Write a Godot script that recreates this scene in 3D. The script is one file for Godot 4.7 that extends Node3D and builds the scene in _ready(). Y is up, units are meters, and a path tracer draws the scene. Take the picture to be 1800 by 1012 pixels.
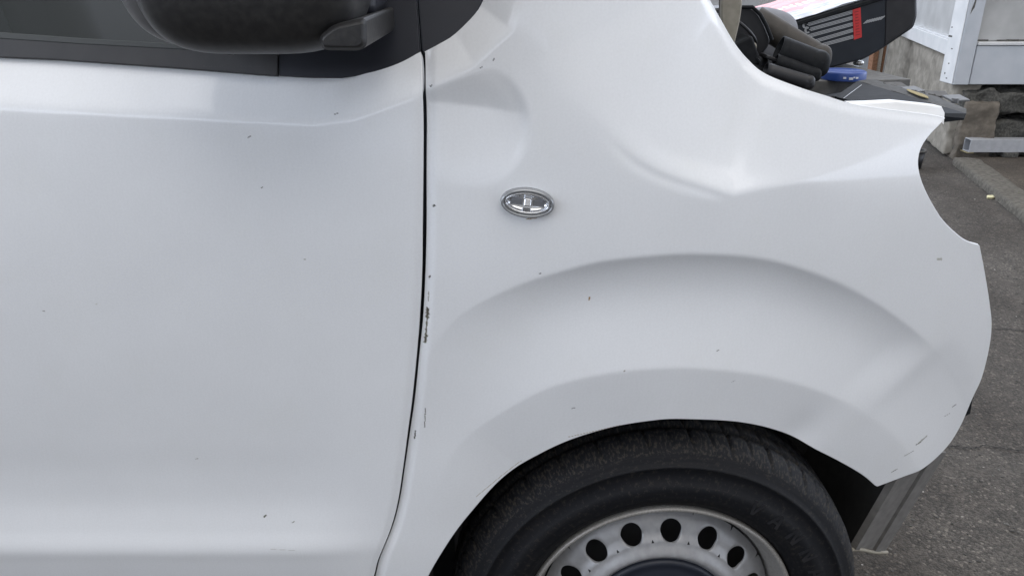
extends Node3D
# A dismantled white van's front corner, close up, in a yard. Metres; x runs towards the van's nose, y up, z towards the viewer.

const GAP = [-0.2438, 0.3278, -0.2294, 0.3851, -0.2143, 0.4452, -0.2054, 0.4785, -0.1822, 0.5400, -0.1677, 0.5945, -0.1566, 0.6570, -0.1468, 0.7166, -0.1373, 0.7741, -0.1274, 0.8467, -0.1204, 0.8985, -0.1144, 0.9644, -0.1104, 1.0267, -0.1076, 1.1001, -0.1052, 1.1696, -0.1062, 1.2148, -0.1078, 1.2381]
const FENDER_TOP = [-0.1078, 1.2381, -0.0867, 1.2488, -0.0692, 1.2592, -0.0447, 1.2820, -0.0342, 1.2981, -0.0216, 1.3299, -0.0174, 1.3670]
const HOOD = [0.1850, 1.3681, 0.2179, 1.3423, 0.2527, 1.2949, 0.2672, 1.2741, 0.2884, 1.2432, 0.3068, 1.2227, 0.3293, 1.2055, 0.3715, 1.1898, 0.4108, 1.1779, 0.4519, 1.1661, 0.5213, 1.1544, 0.5764, 1.1457, 0.5993, 1.1406]
const LAMP_CUT = [0.5993, 1.1406, 0.5835, 1.1317, 0.5681, 1.1198, 0.5570, 1.1062, 0.5534, 1.0904, 0.5574, 1.0727, 0.5686, 1.0522, 0.5888, 1.0259, 0.6156, 0.9978, 0.6549, 0.9682, 0.6805, 0.9554, 0.6929, 0.9516]
const BUMPER_CUT = [0.6973, 0.9481, 0.7231, 0.9002, 0.7505, 0.8465, 0.7710, 0.8016, 0.7815, 0.7572, 0.7849, 0.7023, 0.7776, 0.6604, 0.7709, 0.6114, 0.7559, 0.5756, 0.7302, 0.5535, 0.6986, 0.5405, 0.6606, 0.5366, 0.6120, 0.5296]
const LIP = [0.6065, 0.5337, 0.5736, 0.5655, 0.5227, 0.6047, 0.4761, 0.6370, 0.4218, 0.6737, 0.3718, 0.6992, 0.3162, 0.7167, 0.2464, 0.7271, 0.2044, 0.7276, 0.1470, 0.7192, 0.0821, 0.6967, 0.0332, 0.6671, -0.0168, 0.6263, -0.0600, 0.5730, -0.0962, 0.5176, -0.1329, 0.4441, -0.1515, 0.3830, -0.1674, 0.3163]
const LINE1 = [-0.1347, 0.7927, -0.1084, 0.8555, -0.0762, 0.8968, -0.0454, 0.9195, 0.0000, 0.9434, 0.0447, 0.9604, 0.1110, 0.9783, 0.1854, 0.9858, 0.2541, 0.9851, 0.3343, 0.9735, 0.4133, 0.9458, 0.4917, 0.9062, 0.5708, 0.8533, 0.6657, 0.7759, 0.7562, 0.6779, 0.8151, 0.5903]
const LINE2 = [-0.1329, 0.5730, -0.0911, 0.6721, -0.0571, 0.7146, 0.0000, 0.7600, 0.0555, 0.7927, 0.1261, 0.8116, 0.1976, 0.8176, 0.2715, 0.8122, 0.3588, 0.7919, 0.4457, 0.7552, 0.5220, 0.7107, 0.5978, 0.6513, 0.6600, 0.5837, 0.7423, 0.4703]
const DOOR_TOP = [-0.1129, 1.2380, -0.1398, 1.2247, -0.1756, 1.2137, -0.2119, 1.2085, -0.2550, 1.2087, -0.2904, 1.2114, -0.4246, 1.2213, -0.5655, 1.2306, -0.6354, 1.2333, -0.7765, 1.2425, -1.3, 1.262]
const DOOR_GAP = [-0.2504, 0.3275, -0.2346, 0.3891, -0.2187, 0.4454, -0.2098, 0.4787, -0.1865, 0.5400, -0.1720, 0.5944, -0.1607, 0.6570, -0.1508, 0.7166, -0.1413, 0.7741, -0.1313, 0.8467, -0.1250, 0.8985, -0.1189, 0.9644, -0.1155, 1.0267, -0.1119, 1.1001, -0.1094, 1.1696, -0.1105, 1.2147, -0.1128, 1.2355]
const TRIM_DOOR = [-0.2878, 1.2115, -0.2534, 1.2096, -0.2112, 1.2089, -0.1759, 1.2135, -0.1406, 1.2241, -0.1151, 1.2372, -0.1168, 1.2712, -0.1192, 1.3037, -0.1232, 1.3679, -0.14, 1.50, -0.2817, 1.50]
const TRIM_FENDER = [-0.1095, 1.2385, -0.0876, 1.2490, -0.0700, 1.2595, -0.0454, 1.2823, -0.0363, 1.2985, -0.0236, 1.3295, -0.0194, 1.3679, -0.1177, 1.3679, -0.1143, 1.3037, -0.1119, 1.2712]
const SEAL = [-1.3, 1.286, -0.7837, 1.2660, -0.6304, 1.2562, -0.5257, 1.2497, -0.4208, 1.2444, -0.2906, 1.2372, -0.2913, 1.2115, -0.4218, 1.2214, -0.5619, 1.2306, -0.6319, 1.2333, -0.7856, 1.2425, -1.3, 1.262]
const LIP_SEAL = [-1.3, 1.290, -0.7833, 1.2699, -0.6301, 1.2601, -0.5255, 1.2529, -0.4207, 1.2470, -0.2905, 1.2398, -0.2906, 1.2359, -0.4208, 1.2431, -0.5258, 1.2483, -0.6305, 1.2549, -0.7838, 1.2647, -1.3, 1.285]
const SHOULDER = [-1.5, 1.215, -0.62, 1.180, -0.40, 1.169, -0.243, 1.161, -0.19, 1.168, -0.111, 1.197, -0.047, 1.23, -0.005, 1.27, 0.01, 1.31, 0.02, 1.50]
const UPPER = [0.005, 1.60, 0.0268, 1.28, 0.0974, 1.1687, 0.156, 1.1126, 0.216, 1.085, 0.286, 1.066, 0.32, 1.0715, 0.37, 1.0755, 0.45, 1.077, 0.9, 1.072]
const SEC_Y = [0.15, 0.30, 0.40, 0.48, 0.503, 0.54, 0.58, 0.63, 0.70, 0.80, 0.90, 1.0, 1.1, 1.2, 1.3, 1.5]
const DOOR_Z = [-0.06, 0.005, 0.022, 0.037, 0.041, 0.034, 0.028, 0.0275, 0.033, 0.040, 0.0445, 0.046, 0.043, 0.036, 0.027, 0.0]
const FEND_Z = [-0.03, 0.012, 0.022, 0.029, 0.0305, 0.032, 0.034, 0.036, 0.038, 0.042, 0.0445, 0.046, 0.043, 0.036, 0.027, 0.0]
const ARCH_C = Vector2(0.25, 0.40)
const WHEEL_C = Vector3(0.243, 0.335, 0.0)

const LA0 = Vector3(0.6631, 0.5824, -0.110)
const LA1 = Vector3(0.6024, 0.3842, -0.110)
const LB0 = Vector3(0.7774, 0.5283, -0.190)
const LB1 = Vector3(0.7069, 0.3079, -0.190)

var M := {}
var shoulder: PackedVector2Array
var upper: PackedVector2Array
var hood_edge: PackedVector2Array
var tab_door: PackedFloat32Array
var tab_fend: PackedFloat32Array
var tab_r1: PackedFloat32Array
var tab_r2: PackedFloat32Array
var rng := RandomNumberGenerator.new()
var used := {}
var wave := FastNoiseLite.new()

func _ready():
	rng.seed = 7
	# ---- camera, sky, sun, exposure
	var cam := Camera3D.new()
	cam.name = "camera"
	cam.position = Vector3(0, 1.343, 1.015)
	cam.rotation_degrees = Vector3(-22.4, 0, 0)
	cam.fov = 39.75
	cam.near = 0.02
	cam.far = 300.0
	add_child(cam)
	cam.current = true
	var sky_mat := ProceduralSkyMaterial.new()
	sky_mat.sky_top_color = Color(0.915, 0.945, 1.0)
	sky_mat.sky_horizon_color = Color(0.755, 0.785, 0.84)
	sky_mat.sky_curve = 0.5
	sky_mat.ground_bottom_color = Color(0.16, 0.155, 0.15)
	sky_mat.ground_horizon_color = Color(0.40, 0.41, 0.42)
	sky_mat.sky_energy_multiplier = 1.6
	var sky := Sky.new()
	sky.sky_material = sky_mat
	var env := Environment.new()
	env.background_mode = Environment.BG_SKY
	env.sky = sky
	env.ambient_light_source = Environment.AMBIENT_SOURCE_SKY
	env.tonemap_mode = Environment.TONE_MAPPER_LINEAR
	env.tonemap_exposure = 1.72
	env.sdfgi_enabled = true
	env.ssao_enabled = true
	env.ssil_enabled = true
	var we := WorldEnvironment.new()
	we.name = "environment"
	we.environment = env
	add_child(we)
	var sun := DirectionalLight3D.new()
	sun.name = "sun"
	sun.light_energy = 0.27
	sun.light_angular_distance = 60.0
	sun.light_color = Color(1.0, 0.99, 0.985)
	sun.rotation_degrees = Vector3(-70, 30, 0)
	sun.shadow_enabled = true
	add_child(sun)

	make_materials()
	build_tables()
	build_ground()
	build_house()
	build_kerb_and_tube()
	build_yard()
	build_van()
	build_bay_things()
	build_grit()

# ------------------------------------------------------------------ small helpers
func numbered(n: String) -> String:
	if not used.has(n):
		used[n] = 0
		return n
	used[n] += 1
	return "%s_%03d" % [n, used[n]]

func thing(called: String, label: String, category: String, at := Vector3.ZERO, group := "") -> Node3D:
	var o := Node3D.new()
	o.name = numbered(called)
	o.position = at
	add_child(o, true)
	return tag(o, label, category, group)

func tag(o: Node3D, label: String, category: String, group := "") -> Node3D:
	o.set_meta("label", label)
	o.set_meta("category", category)
	if group != "":
		o.set_meta("group", group)
	return o

func put(called: String, mesh: Mesh, mat: Material, parent: Node = null) -> MeshInstance3D:
	var o := MeshInstance3D.new()
	o.mesh = mesh
	o.material_override = mat
	if parent == null:
		o.name = numbered(called)
		add_child(o, true)
	else:
		var k := 0
		var n := called
		while parent.has_node(NodePath(n)):
			k += 1
			n = "%s_%03d" % [called, k]
		o.name = n
		parent.add_child(o, true)
	return o

func struct(o: Node3D) -> Node3D:
	o.set_meta("kind", "structure")
	return o

func new_st(flat := false) -> SurfaceTool:
	var st := SurfaceTool.new()
	st.begin(Mesh.PRIMITIVE_TRIANGLES)
	if flat:
		st.set_smooth_group(-1)
	return st

func v2(a: Array) -> PackedVector2Array:
	var p := PackedVector2Array()
	for i in range(0, a.size(), 2):
		p.append(Vector2(a[i], a[i + 1]))
	return p

func smooth_line(a: Array, step := 0.006) -> PackedVector2Array:
	var p := v2(a)
	var out := PackedVector2Array()
	for i in p.size() - 1:
		var p0 := p[maxi(i - 1, 0)]
		var p3 := p[mini(i + 2, p.size() - 1)]
		var n := maxi(1, int(p[i].distance_to(p[i + 1]) / step))
		for k in n:
			out.append(p[i].cubic_interpolate(p[i + 1], p0, p3, float(k) / n))
	out.append(p[p.size() - 1])
	return out

func reversed_line(p: PackedVector2Array) -> PackedVector2Array:
	var q := p.duplicate()
	q.reverse()
	return q

func resample(poly: PackedVector2Array, step: float) -> PackedVector2Array:
	var out := PackedVector2Array()
	for i in poly.size():
		var a := poly[i]
		var b := poly[(i + 1) % poly.size()]
		var n := maxi(1, int(ceil(a.distance_to(b) / step)))
		for k in n:
			out.append(a.lerp(b, float(k) / n))
	return out

# a rounded box: grid faces pushed out from an inner box
func rbox(st: SurfaceTool, c: Vector3, size: Vector3, r := 0.004, basis := Basis()):
	var h := size * 0.5
	r = minf(r, minf(h.x, minf(h.y, h.z)) * 0.98)
	for ax in 3:
		var u := (ax + 1) % 3
		var v := (ax + 2) % 3
		for sgn in [-1.0, 1.0]:
			var tu := [-h[u], -h[u] + 0.35 * r, -h[u] + r, h[u] - r, h[u] - 0.35 * r, h[u]]
			var tv := [-h[v], -h[v] + 0.35 * r, -h[v] + r, h[v] - r, h[v] - 0.35 * r, h[v]]
			for i in 5:
				for j in 5:
					var q := []
					for k in [[i, j], [i + 1, j], [i + 1, j + 1], [i, j + 1]]:
						var p := Vector3.ZERO
						p[ax] = sgn * h[ax]
						p[u] = tu[k[0]]
						p[v] = tv[k[1]]
						var inner := p.clamp(-h + Vector3.ONE * r, h - Vector3.ONE * r)
						var n := (p - inner).normalized()
						q.append([c + basis * (inner + n * r), basis * n, Vector2(p[u], p[v])])
					var order := [0, 2, 1, 0, 3, 2] if sgn > 0 else [0, 1, 2, 0, 2, 3]
					for k in order:
						st.set_normal(q[k][1])
						st.set_uv(q[k][2])
						st.add_vertex(q[k][0])

func quad(st: SurfaceTool, a: Vector3, b: Vector3, c: Vector3, d: Vector3):
	for p in [a, b, c, a, c, d]:
		st.add_vertex(p)

func tube(st: SurfaceTool, pts: PackedVector3Array, rad: float, sides := 16, hollow := 0.0, flat := 1.0):
	var rings := []
	var up := Vector3.UP
	for i in pts.size():
		var t := (pts[mini(i + 1, pts.size() - 1)] - pts[maxi(i - 1, 0)]).normalized()
		if absf(t.dot(up)) > 0.95:
			up = Vector3.FORWARD
		var s := t.cross(up).normalized()
		var w := s.cross(t).normalized()
		rings.append([pts[i], s, w * flat, t])
	for i in rings.size() - 1:
		for k in sides:
			var q := []
			for e in [[i, k], [i, k + 1], [i + 1, k + 1], [i + 1, k]]:
				var a: float = TAU * e[1] / sides
				var g = rings[e[0]]
				var n: Vector3 = g[1] * cos(a) + g[2] * sin(a)
				q.append([g[0] + n * rad, n.normalized(), g[0] + n * (rad - hollow)])
			for m in [0, 1, 2, 0, 2, 3]:
				st.set_normal(q[m][1])
				st.set_uv(Vector2(0.1, 0.1))
				st.add_vertex(q[m][0])
			if hollow > 0.0:
				for m in [0, 2, 1, 0, 3, 2]:
					st.set_normal(-q[m][1])
					st.set_uv(Vector2(0.1, 0.1))
					st.add_vertex(q[m][2])
	for e in [0, rings.size() - 1]:
		var g = rings[e]
		var n: Vector3 = -g[3] if e == 0 else g[3]
		for k in sides:
			var a := TAU * k / sides
			var b := TAU * (k + 1) / sides
			var da: Vector3 = g[1] * cos(a) + g[2] * sin(a)
			var db: Vector3 = g[1] * cos(b) + g[2] * sin(b)
			st.set_normal(n)
			st.set_uv(Vector2(0.1, 0.1))
			var ri := rad - hollow if hollow > 0.0 else 0.0
			if e == 0:
				var sw := da
				da = db
				db = sw
			for p in [g[0] + da * rad, g[0] + db * rad, g[0] + db * ri, g[0] + da * rad, g[0] + db * ri, g[0] + da * ri]:
				st.add_vertex(p)

# profile of (radius, z) turned about the z axis at c; dent(angle, index) may lower the radius
func lathe(st: SurfaceTool, c: Vector3, prof: Array, sides: int, a0 := 0.0, a1 := TAU, dent = null, uvs := 0.0):
	var P := []
	for i in sides + 1:
		var a := a0 + (a1 - a0) * i / sides
		var row := []
		for k in prof.size():
			var r: float = prof[k][0]
			if dent != null:
				r += dent.call(a, k)
			row.append(c + Vector3(cos(a) * r, sin(a) * r, prof[k][1]))
		P.append(row)
	for i in sides:
		for k in prof.size() - 1:
			var ids := [[i, k], [i + 1, k], [i + 1, k + 1], [i, k + 1]]
			for m in [0, 1, 2, 0, 2, 3]:
				var e = ids[m]
				if uvs > 0.0:
					st.set_uv(Vector2(float(e[0]) / sides * uvs, float(e[1]) / (prof.size() - 1)))
				st.add_vertex(P[e[0]][e[1]])

func finish(st: SurfaceTool, smooth := true) -> ArrayMesh:
	if smooth:
		st.index()
	st.generate_normals()
	return st.commit()

# an outline in the x-y plane, given depth along z and a small bevel at both faces
func prism(st: SurfaceTool, poly: PackedVector2Array, z1: float, z0: float, bev := 0.002, shift := Vector2.ZERO):
	if not Geometry2D.is_polygon_clockwise(poly):
		poly.reverse()
	var inner := Geometry2D.offset_polygon(poly, -bev)
	var face: PackedVector2Array = inner[0] if inner.size() > 0 else poly
	if not Geometry2D.is_polygon_clockwise(face):
		face.reverse()
	var tri := Geometry2D.triangulate_polygon(face)
	for k in range(0, tri.size(), 3):
		var a := face[tri[k]]
		var b := face[tri[k + 1]]
		var c := face[tri[k + 2]]
		if (b - a).cross(c - a) > 0:
			var t := b
			b = c
			c = t
		for p in [a, b, c]:
			st.set_normal(Vector3(0, 0, 1))
			st.set_uv(p)
			st.add_vertex(Vector3(p.x, p.y, z1))
		for p in [a, c, b]:
			st.set_normal(Vector3(0, 0, -1))
			st.set_uv(p)
			st.add_vertex(Vector3(p.x + shift.x, p.y + shift.y, z0))
	var n := poly.size()
	for i in n:
		var a := poly[i]
		var b := poly[(i + 1) % n]
		var d := (b - a).normalized()
		var o := Vector2(-d.y, d.x)
		if Geometry2D.is_point_in_polygon((a + b) * 0.5 + o * 0.0005, poly):
			o = -o
		var ia := a - o * bev
		var ib := b - o * bev
		var n3 := Vector3(o.x, o.y, 0)
		var rings := [[ia, ib, z1, Vector3(o.x, o.y, 2.0).normalized(), Vector2.ZERO], [a, b, z1 - bev, n3, Vector2.ZERO], [a, b, z0 + bev, n3, shift], [ia, ib, z0, n3, shift]]
		for k in 3:
			var q := [[rings[k][0], rings[k][2], rings[k]], [rings[k][1], rings[k][2], rings[k]], [rings[k + 1][1], rings[k + 1][2], rings[k + 1]], [rings[k + 1][0], rings[k + 1][2], rings[k + 1]]]
			for m in [0, 2, 1, 0, 3, 2]:
				var e = q[m]
				st.set_normal(e[2][3])
				st.set_uv(e[0])
				st.add_vertex(Vector3(e[0].x + e[2][4].x, e[0].y + e[2][4].y, e[1]))

# ------------------------------------------------------------------ materials
func mat(col: Color, rough := 0.6, metal := 0.0) -> StandardMaterial3D:
	var m := StandardMaterial3D.new()
	m.albedo_color = Color(col.r, col.g, col.b).linear_to_srgb()
	m.roughness = rough
	m.metallic = metal
	return m

func noise_tex(freq: float, lo: Color, hi: Color, seed_: int, size := 512, octaves := 4) -> NoiseTexture2D:
	var n := FastNoiseLite.new()
	n.noise_type = FastNoiseLite.TYPE_SIMPLEX_SMOOTH
	n.seed = seed_
	n.frequency = freq
	n.fractal_octaves = octaves
	var t := NoiseTexture2D.new()
	t.width = size
	t.height = size
	t.seamless = true
	t.noise = n
	var g := Gradient.new()
	g.set_color(0, lo)
	g.set_color(1, hi)
	t.color_ramp = g
	return t

func bump_tex(freq: float, seed_: int, strength := 4.0, size := 512) -> NoiseTexture2D:
	var n := FastNoiseLite.new()
	n.seed = seed_
	n.frequency = freq
	n.fractal_octaves = 4
	var t := NoiseTexture2D.new()
	t.width = size
	t.height = size
	t.seamless = true
	t.as_normal_map = true
	t.bump_strength = strength
	t.noise = n
	return t

func grey(x: float) -> Color:
	return Color(x, x, x)

# a mottled triplanar material; lo and hi are linear base colours
func mottled(lo: Color, hi: Color, rough: float, freq: float, scale: float, seed_: int, bump := 0.0) -> StandardMaterial3D:
	var m := StandardMaterial3D.new()
	m.albedo_texture = noise_tex(freq, lo.linear_to_srgb(), hi.linear_to_srgb(), seed_)
	m.roughness = rough
	m.uv1_triplanar = true
	m.uv1_scale = Vector3.ONE * scale
	if bump > 0.0:
		m.normal_enabled = true
		m.normal_scale = bump
		m.normal_texture = bump_tex(freq * 2.0, seed_ + 1)
	return m

func make_materials():
	M.black_plastic = mottled(Color(0.010, 0.010, 0.012), Color(0.020, 0.020, 0.022), 0.48, 0.02, 3.0, 11)
	M.trim = mottled(Color(0.014, 0.016, 0.023), Color(0.019, 0.021, 0.029), 0.42, 0.01, 2.0, 12)
	M.seal = mottled(Color(0.022, 0.022, 0.024), Color(0.034, 0.033, 0.034), 0.5, 0.02, 3.0, 13)
	M.rubber_lip = mat(Color(0.05, 0.055, 0.055), 0.6)
	M.housing = mottled(Color(0.008, 0.008, 0.009), Color(0.030, 0.029, 0.027), 0.46, 0.03, 5.0, 14, 0.12)
	M.housing_rim = mottled(Color(0.06, 0.06, 0.062), Color(0.09, 0.088, 0.085), 0.5, 0.02, 4.0, 15)
	M.dark = mat(Color(0.045, 0.045, 0.047), 0.85)
	M.tyre = mottled(Color(0.003, 0.004, 0.007), Color(0.015, 0.014, 0.015), 0.62, 0.02, 5.0, 16, 0.25)
	M.tread = mottled(Color(0.000, 0.001, 0.003), Color(0.036, 0.030, 0.022), 0.85, 0.05, 5.0, 17, 0.4)
	M.silver = mottled(Color(0.26, 0.262, 0.27), Color(0.38, 0.385, 0.395), 0.42, 0.02, 5.0, 18)
	M.silver.metallic = 0.35
	M.flange = mottled(Color(0.20, 0.19, 0.175), Color(0.42, 0.41, 0.39), 0.4, 0.06, 8.0, 19)
	M.flange.metallic = 0.3
	M.cap = mat(Color(0.007, 0.010, 0.019), 0.5)
	M.chrome = mat(Color(0.75, 0.76, 0.78), 0.12, 0.95)
	M.bezel = mat(Color(0.32, 0.33, 0.34), 0.25, 0.5)
	M.liner = mottled(Color(0.016, 0.016, 0.016), Color(0.030, 0.029, 0.027), 0.85, 0.02, 4.0, 20)
	M.dusty = mottled(Color(0.05, 0.048, 0.045), Color(0.11, 0.105, 0.098), 0.75, 0.02, 4.0, 21)
	M.dusty_dark = mottled(Color(0.007, 0.008, 0.010), Color(0.020, 0.021, 0.022), 0.65, 0.02, 4.0, 22)
	M.dusty_dark.metallic_specular = 0.3
	M.beige = mottled(Color(0.20, 0.18, 0.14), Color(0.30, 0.275, 0.22), 0.6, 0.02, 4.0, 23)
	M.grey_cloth = mottled(Color(0.17, 0.175, 0.19), Color(0.23, 0.235, 0.25), 0.8, 0.02, 4.0, 24)
	M.blue = mat(Color(0.026, 0.066, 0.26), 0.42)
	M.white_print = mat(Color(0.62, 0.64, 0.68), 0.6)
	M.red = mat(Color(0.50, 0.03, 0.03), 0.5)
	M.red_dark = mat(Color(0.22, 0.012, 0.014), 0.5)
	M.box = mottled(Color(0.008, 0.011, 0.017), Color(0.014, 0.018, 0.025), 0.38, 0.015, 3.0, 25)
	M.silver_print = mat(Color(0.36, 0.37, 0.38), 0.4)
	M.foil = mat(Color(0.5, 0.5, 0.5), 0.25, 0.8)
	M.yellow = mottled(Color(0.20, 0.16, 0.07), Color(0.36, 0.29, 0.13), 0.85, 0.05, 20.0, 47)
	M.concrete = mottled(Color(0.17, 0.155, 0.128), Color(0.33, 0.305, 0.26), 0.95, 0.012, 1.2, 26, 0.7)
	M.brown_concrete = mottled(Color(0.075, 0.064, 0.05), Color(0.19, 0.165, 0.135), 0.95, 0.015, 1.6, 27, 0.8)
	M.stone = mottled(Color(0.025, 0.025, 0.022), Color(0.15, 0.145, 0.13), 0.95, 0.035, 2.0, 28, 1.2)
	M.white_frame = mottled(Color(0.55, 0.56, 0.56), Color(0.68, 0.68, 0.67), 0.5, 0.01, 1.0, 29)
	M.grey_panel = mottled(Color(0.42, 0.45, 0.48), Color(0.50, 0.52, 0.55), 0.5, 0.01, 1.0, 30)
	M.frosted = mottled(Color(0.34, 0.34, 0.33), Color(0.46, 0.46, 0.45), 0.35, 0.01, 0.8, 31)
	M.aluminium = mottled(Color(0.38, 0.39, 0.41), Color(0.47, 0.48, 0.50), 0.42, 0.02, 2.0, 32)
	M.aluminium.metallic = 0.25
	M.grime = mottled(Color(0.05, 0.048, 0.043), Color(0.16, 0.155, 0.14), 0.95, 0.04, 3.0, 33)
	M.wood_brown = mottled(Color(0.16, 0.07, 0.035), Color(0.30, 0.17, 0.10), 0.8, 0.02, 4.0, 34)
	M.wood_pale = mottled(Color(0.34, 0.30, 0.25), Color(0.48, 0.45, 0.40), 0.8, 0.02, 4.0, 35)
	M.board = mottled(Color(0.10, 0.10, 0.098), Color(0.17, 0.168, 0.16), 0.8, 0.02, 4.0, 44)
	M.duct_pale = mottled(Color(0.035, 0.031, 0.027), Color(0.075, 0.066, 0.055), 0.7, 0.02, 4.0, 45)
	M.flap = mottled(Color(0.10, 0.096, 0.09), Color(0.20, 0.192, 0.18), 0.8, 0.02, 4.0, 46)
	M.insert = mat(Color(0.12, 0.125, 0.14), 0.3)
	M.tray_top = mottled(Color(0.028, 0.028, 0.027), Color(0.075, 0.072, 0.066), 0.8, 0.03, 5.0, 48)
	M.plate = mat(Color(0.13, 0.133, 0.137), 0.6)
	M.kerb = mottled(Color(0.060, 0.054, 0.043), Color(0.155, 0.142, 0.12), 0.95, 0.03, 1.6, 43, 1.0)
	M.moss = mat(Color(0.20, 0.17, 0.09), 0.9)
	M.cream = mat(Color(0.70, 0.66, 0.42), 0.8)
	M.grass = mat(Color(0.10, 0.14, 0.035), 0.8)
	M.grass.backlight_enabled = true
	M.grass.backlight = Color(0.1, 0.15, 0.03)
	M.white_part = mat(Color(0.72, 0.72, 0.71), 0.45)
	M.crack = mat(Color(0.012, 0.011, 0.010), 1.0)
	var glass := StandardMaterial3D.new()
	glass.albedo_color = Color(0.20, 0.25, 0.25, 0.30)
	glass.transparency = BaseMaterial3D.TRANSPARENCY_ALPHA
	glass.roughness = 0.03
	glass.metallic_specular = 0.5
	M.glass = glass
	var lens := StandardMaterial3D.new()
	lens.albedo_color = Color(0.95, 0.96, 0.97, 0.05)
	lens.transparency = BaseMaterial3D.TRANSPARENCY_ALPHA
	lens.roughness = 0.04
	M.lens = lens

# white paint with the chips, scuffs and film of dust the panel carries; marks are [x, y, length, angle in degrees, width, r, g, b]
func paint(x0: float, x1: float, y0: float, y1: float, seed_: int, marks: Array) -> StandardMaterial3D:
	var S := 1024
	var n1 := FastNoiseLite.new()
	n1.seed = seed_
	n1.frequency = 0.006
	n1.fractal_octaves = 5
	var n2 := FastNoiseLite.new()
	n2.seed = seed_ + 5
	n2.frequency = 0.25
	n2.fractal_octaves = 2
	var data := PackedByteArray()
	data.resize(S * S * 3)
	var a := n1.get_image(S, S).get_data()
	var b := n2.get_image(S, S).get_data()
	var dust := FastNoiseLite.new()
	dust.seed = seed_ + 9
	dust.frequency = 0.007
	dust.fractal_octaves = 5
	var c := dust.get_image(S, S).get_data()
	var wipe := n2.get_image(S, S / 8)
	wipe.resize(S, S, Image.INTERPOLATE_CUBIC)
	var e := wipe.get_data()
	for i in S * S:
		var k := (a[i] - 128) * 0.012 + (b[i] - 128) * 0.022
		k += (e[i] - 128) * 0.008
		var d := maxf(0.0, c[i] - 150) * 0.016
		data[i * 3] = clampi(int(227 + k - d * 0.75), 0, 255)
		data[i * 3 + 1] = clampi(int(229 + k - d * 0.8), 0, 255)
		data[i * 3 + 2] = clampi(int(231 + k - d * 1.25), 0, 255)
	var im := Image.create_from_data(S, S, false, Image.FORMAT_RGB8, data)
	var r := RandomNumberGenerator.new()
	r.seed = seed_
	var all := marks.duplicate()
	for k in 1:   # small stone chips and hairline scratches anywhere
		var g := r.randf_range(0.45, 0.72)
		all.append([r.randf_range(x0, x1), r.randf_range(y0, y1), r.randf_range(0.0008, 0.005), r.randf_range(-25, 40), r.randf_range(0.0005, 0.001), g, g, g * 0.95])
	for m in all:
		var cx: float = (m[0] - x0) / (x1 - x0) * S
		var cy: float = (1.0 - (m[1] - y0) / (y1 - y0)) * S
		var sx := S / (x1 - x0)
		var sy := S / (y1 - y0)
		var dir := Vector2(cos(deg_to_rad(m[3])), sin(deg_to_rad(m[3])))
		var hl: float = m[2] * 0.33
		var hw: float = m[4] * 0.38
		var rx := int((hl + hw) * sx) + 2
		var ry := int((hl + hw) * sy) + 2
		for py in range(int(cy) - ry, int(cy) + ry + 1):
			for px in range(int(cx) - rx, int(cx) + rx + 1):
				if px < 0 or py < 0 or px >= S or py >= S:
					continue
				var q := Vector2((px + 0.5 - cx) / sx, -(py + 0.5 - cy) / sy)
				var u := absf(q.dot(dir))
				var v := absf(q.cross(dir))
				var wob := hw * (0.55 + 0.75 * absf(n2.get_noise_2d(px * 0.8, py * 0.8)) * 2.0)
				var d := Vector2(maxf(0.0, u - hl), v).length() / maxf(wob, 0.0004)
				if d < 1.0:
					var f := clampf((1.0 - d) * 2.2, 0.0, 1.0)
					im.set_pixel(px, py, im.get_pixel(px, py).lerp(Color(m[5], m[6], m[7]), f))
	im.generate_mipmaps()
	var mm := StandardMaterial3D.new()
	mm.albedo_texture = ImageTexture.create_from_image(im)
	mm.roughness = 0.38
	mm.metallic_specular = 0.4
	mm.clearcoat_enabled = true
	mm.clearcoat = 0.7
	mm.clearcoat_roughness = 0.09
	return mm

# worn rubber: scuffs that run round the wheel and clods of dried dirt
func rubber(seed_: int, threshold: float, share: float) -> StandardMaterial3D:
	var W := 1024
	var Hh := 256
	var n := FastNoiseLite.new()
	n.seed = seed_
	n.frequency = 0.05
	n.fractal_octaves = 4
	var scuff := n.get_seamless_image(64, Hh)
	scuff.resize(W, Hh, Image.INTERPOLATE_CUBIC)
	n.frequency = 0.06
	n.seed = seed_ + 3
	var clod := n.get_seamless_image(W, Hh)
	n.frequency = 0.2
	var grain := n.get_seamless_image(W, Hh)
	var im := Image.create(W, Hh, false, Image.FORMAT_RGB8)
	for y in Hh:
		for x in W:
			var sc := scuff.get_pixel(x, y).r
			var gr := grain.get_pixel(x, y).r
			var c := Color(0.045, 0.052, 0.072).lerp(Color(0.115, 0.112, 0.115), clampf((sc - 0.35) * 1.3, 0.0, 1.0) * (0.5 + 0.5 * gr))
			var d := clampf((clod.get_pixel(x, y).r - 0.5 - threshold * 0.4 + (gr - 0.5) * 0.5) * 5.0, 0.0, 1.0)
			im.set_pixel(x, y, c.lerp(Color(0.27, 0.245, 0.205), d * (0.35 + share)))
	im.generate_mipmaps()
	var m := StandardMaterial3D.new()
	m.albedo_texture = ImageTexture.create_from_image(im)
	m.roughness = 0.66
	m.metallic_specular = 0.35
	return m

# ------------------------------------------------------------------ the body surface: depth z of the van's side at (x, y)
func ss(a: float, b: float, x: float) -> float:
	var t := clampf((x - a) / (b - a), 0.0, 1.0)
	return t * t * (3.0 - 2.0 * t)

func sp(d: float, w: float) -> float:
	if d > w * 20.0:
		return d
	if d < -w * 20.0:
		return 0.0
	return w * log(1.0 + exp(d / w))

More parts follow.
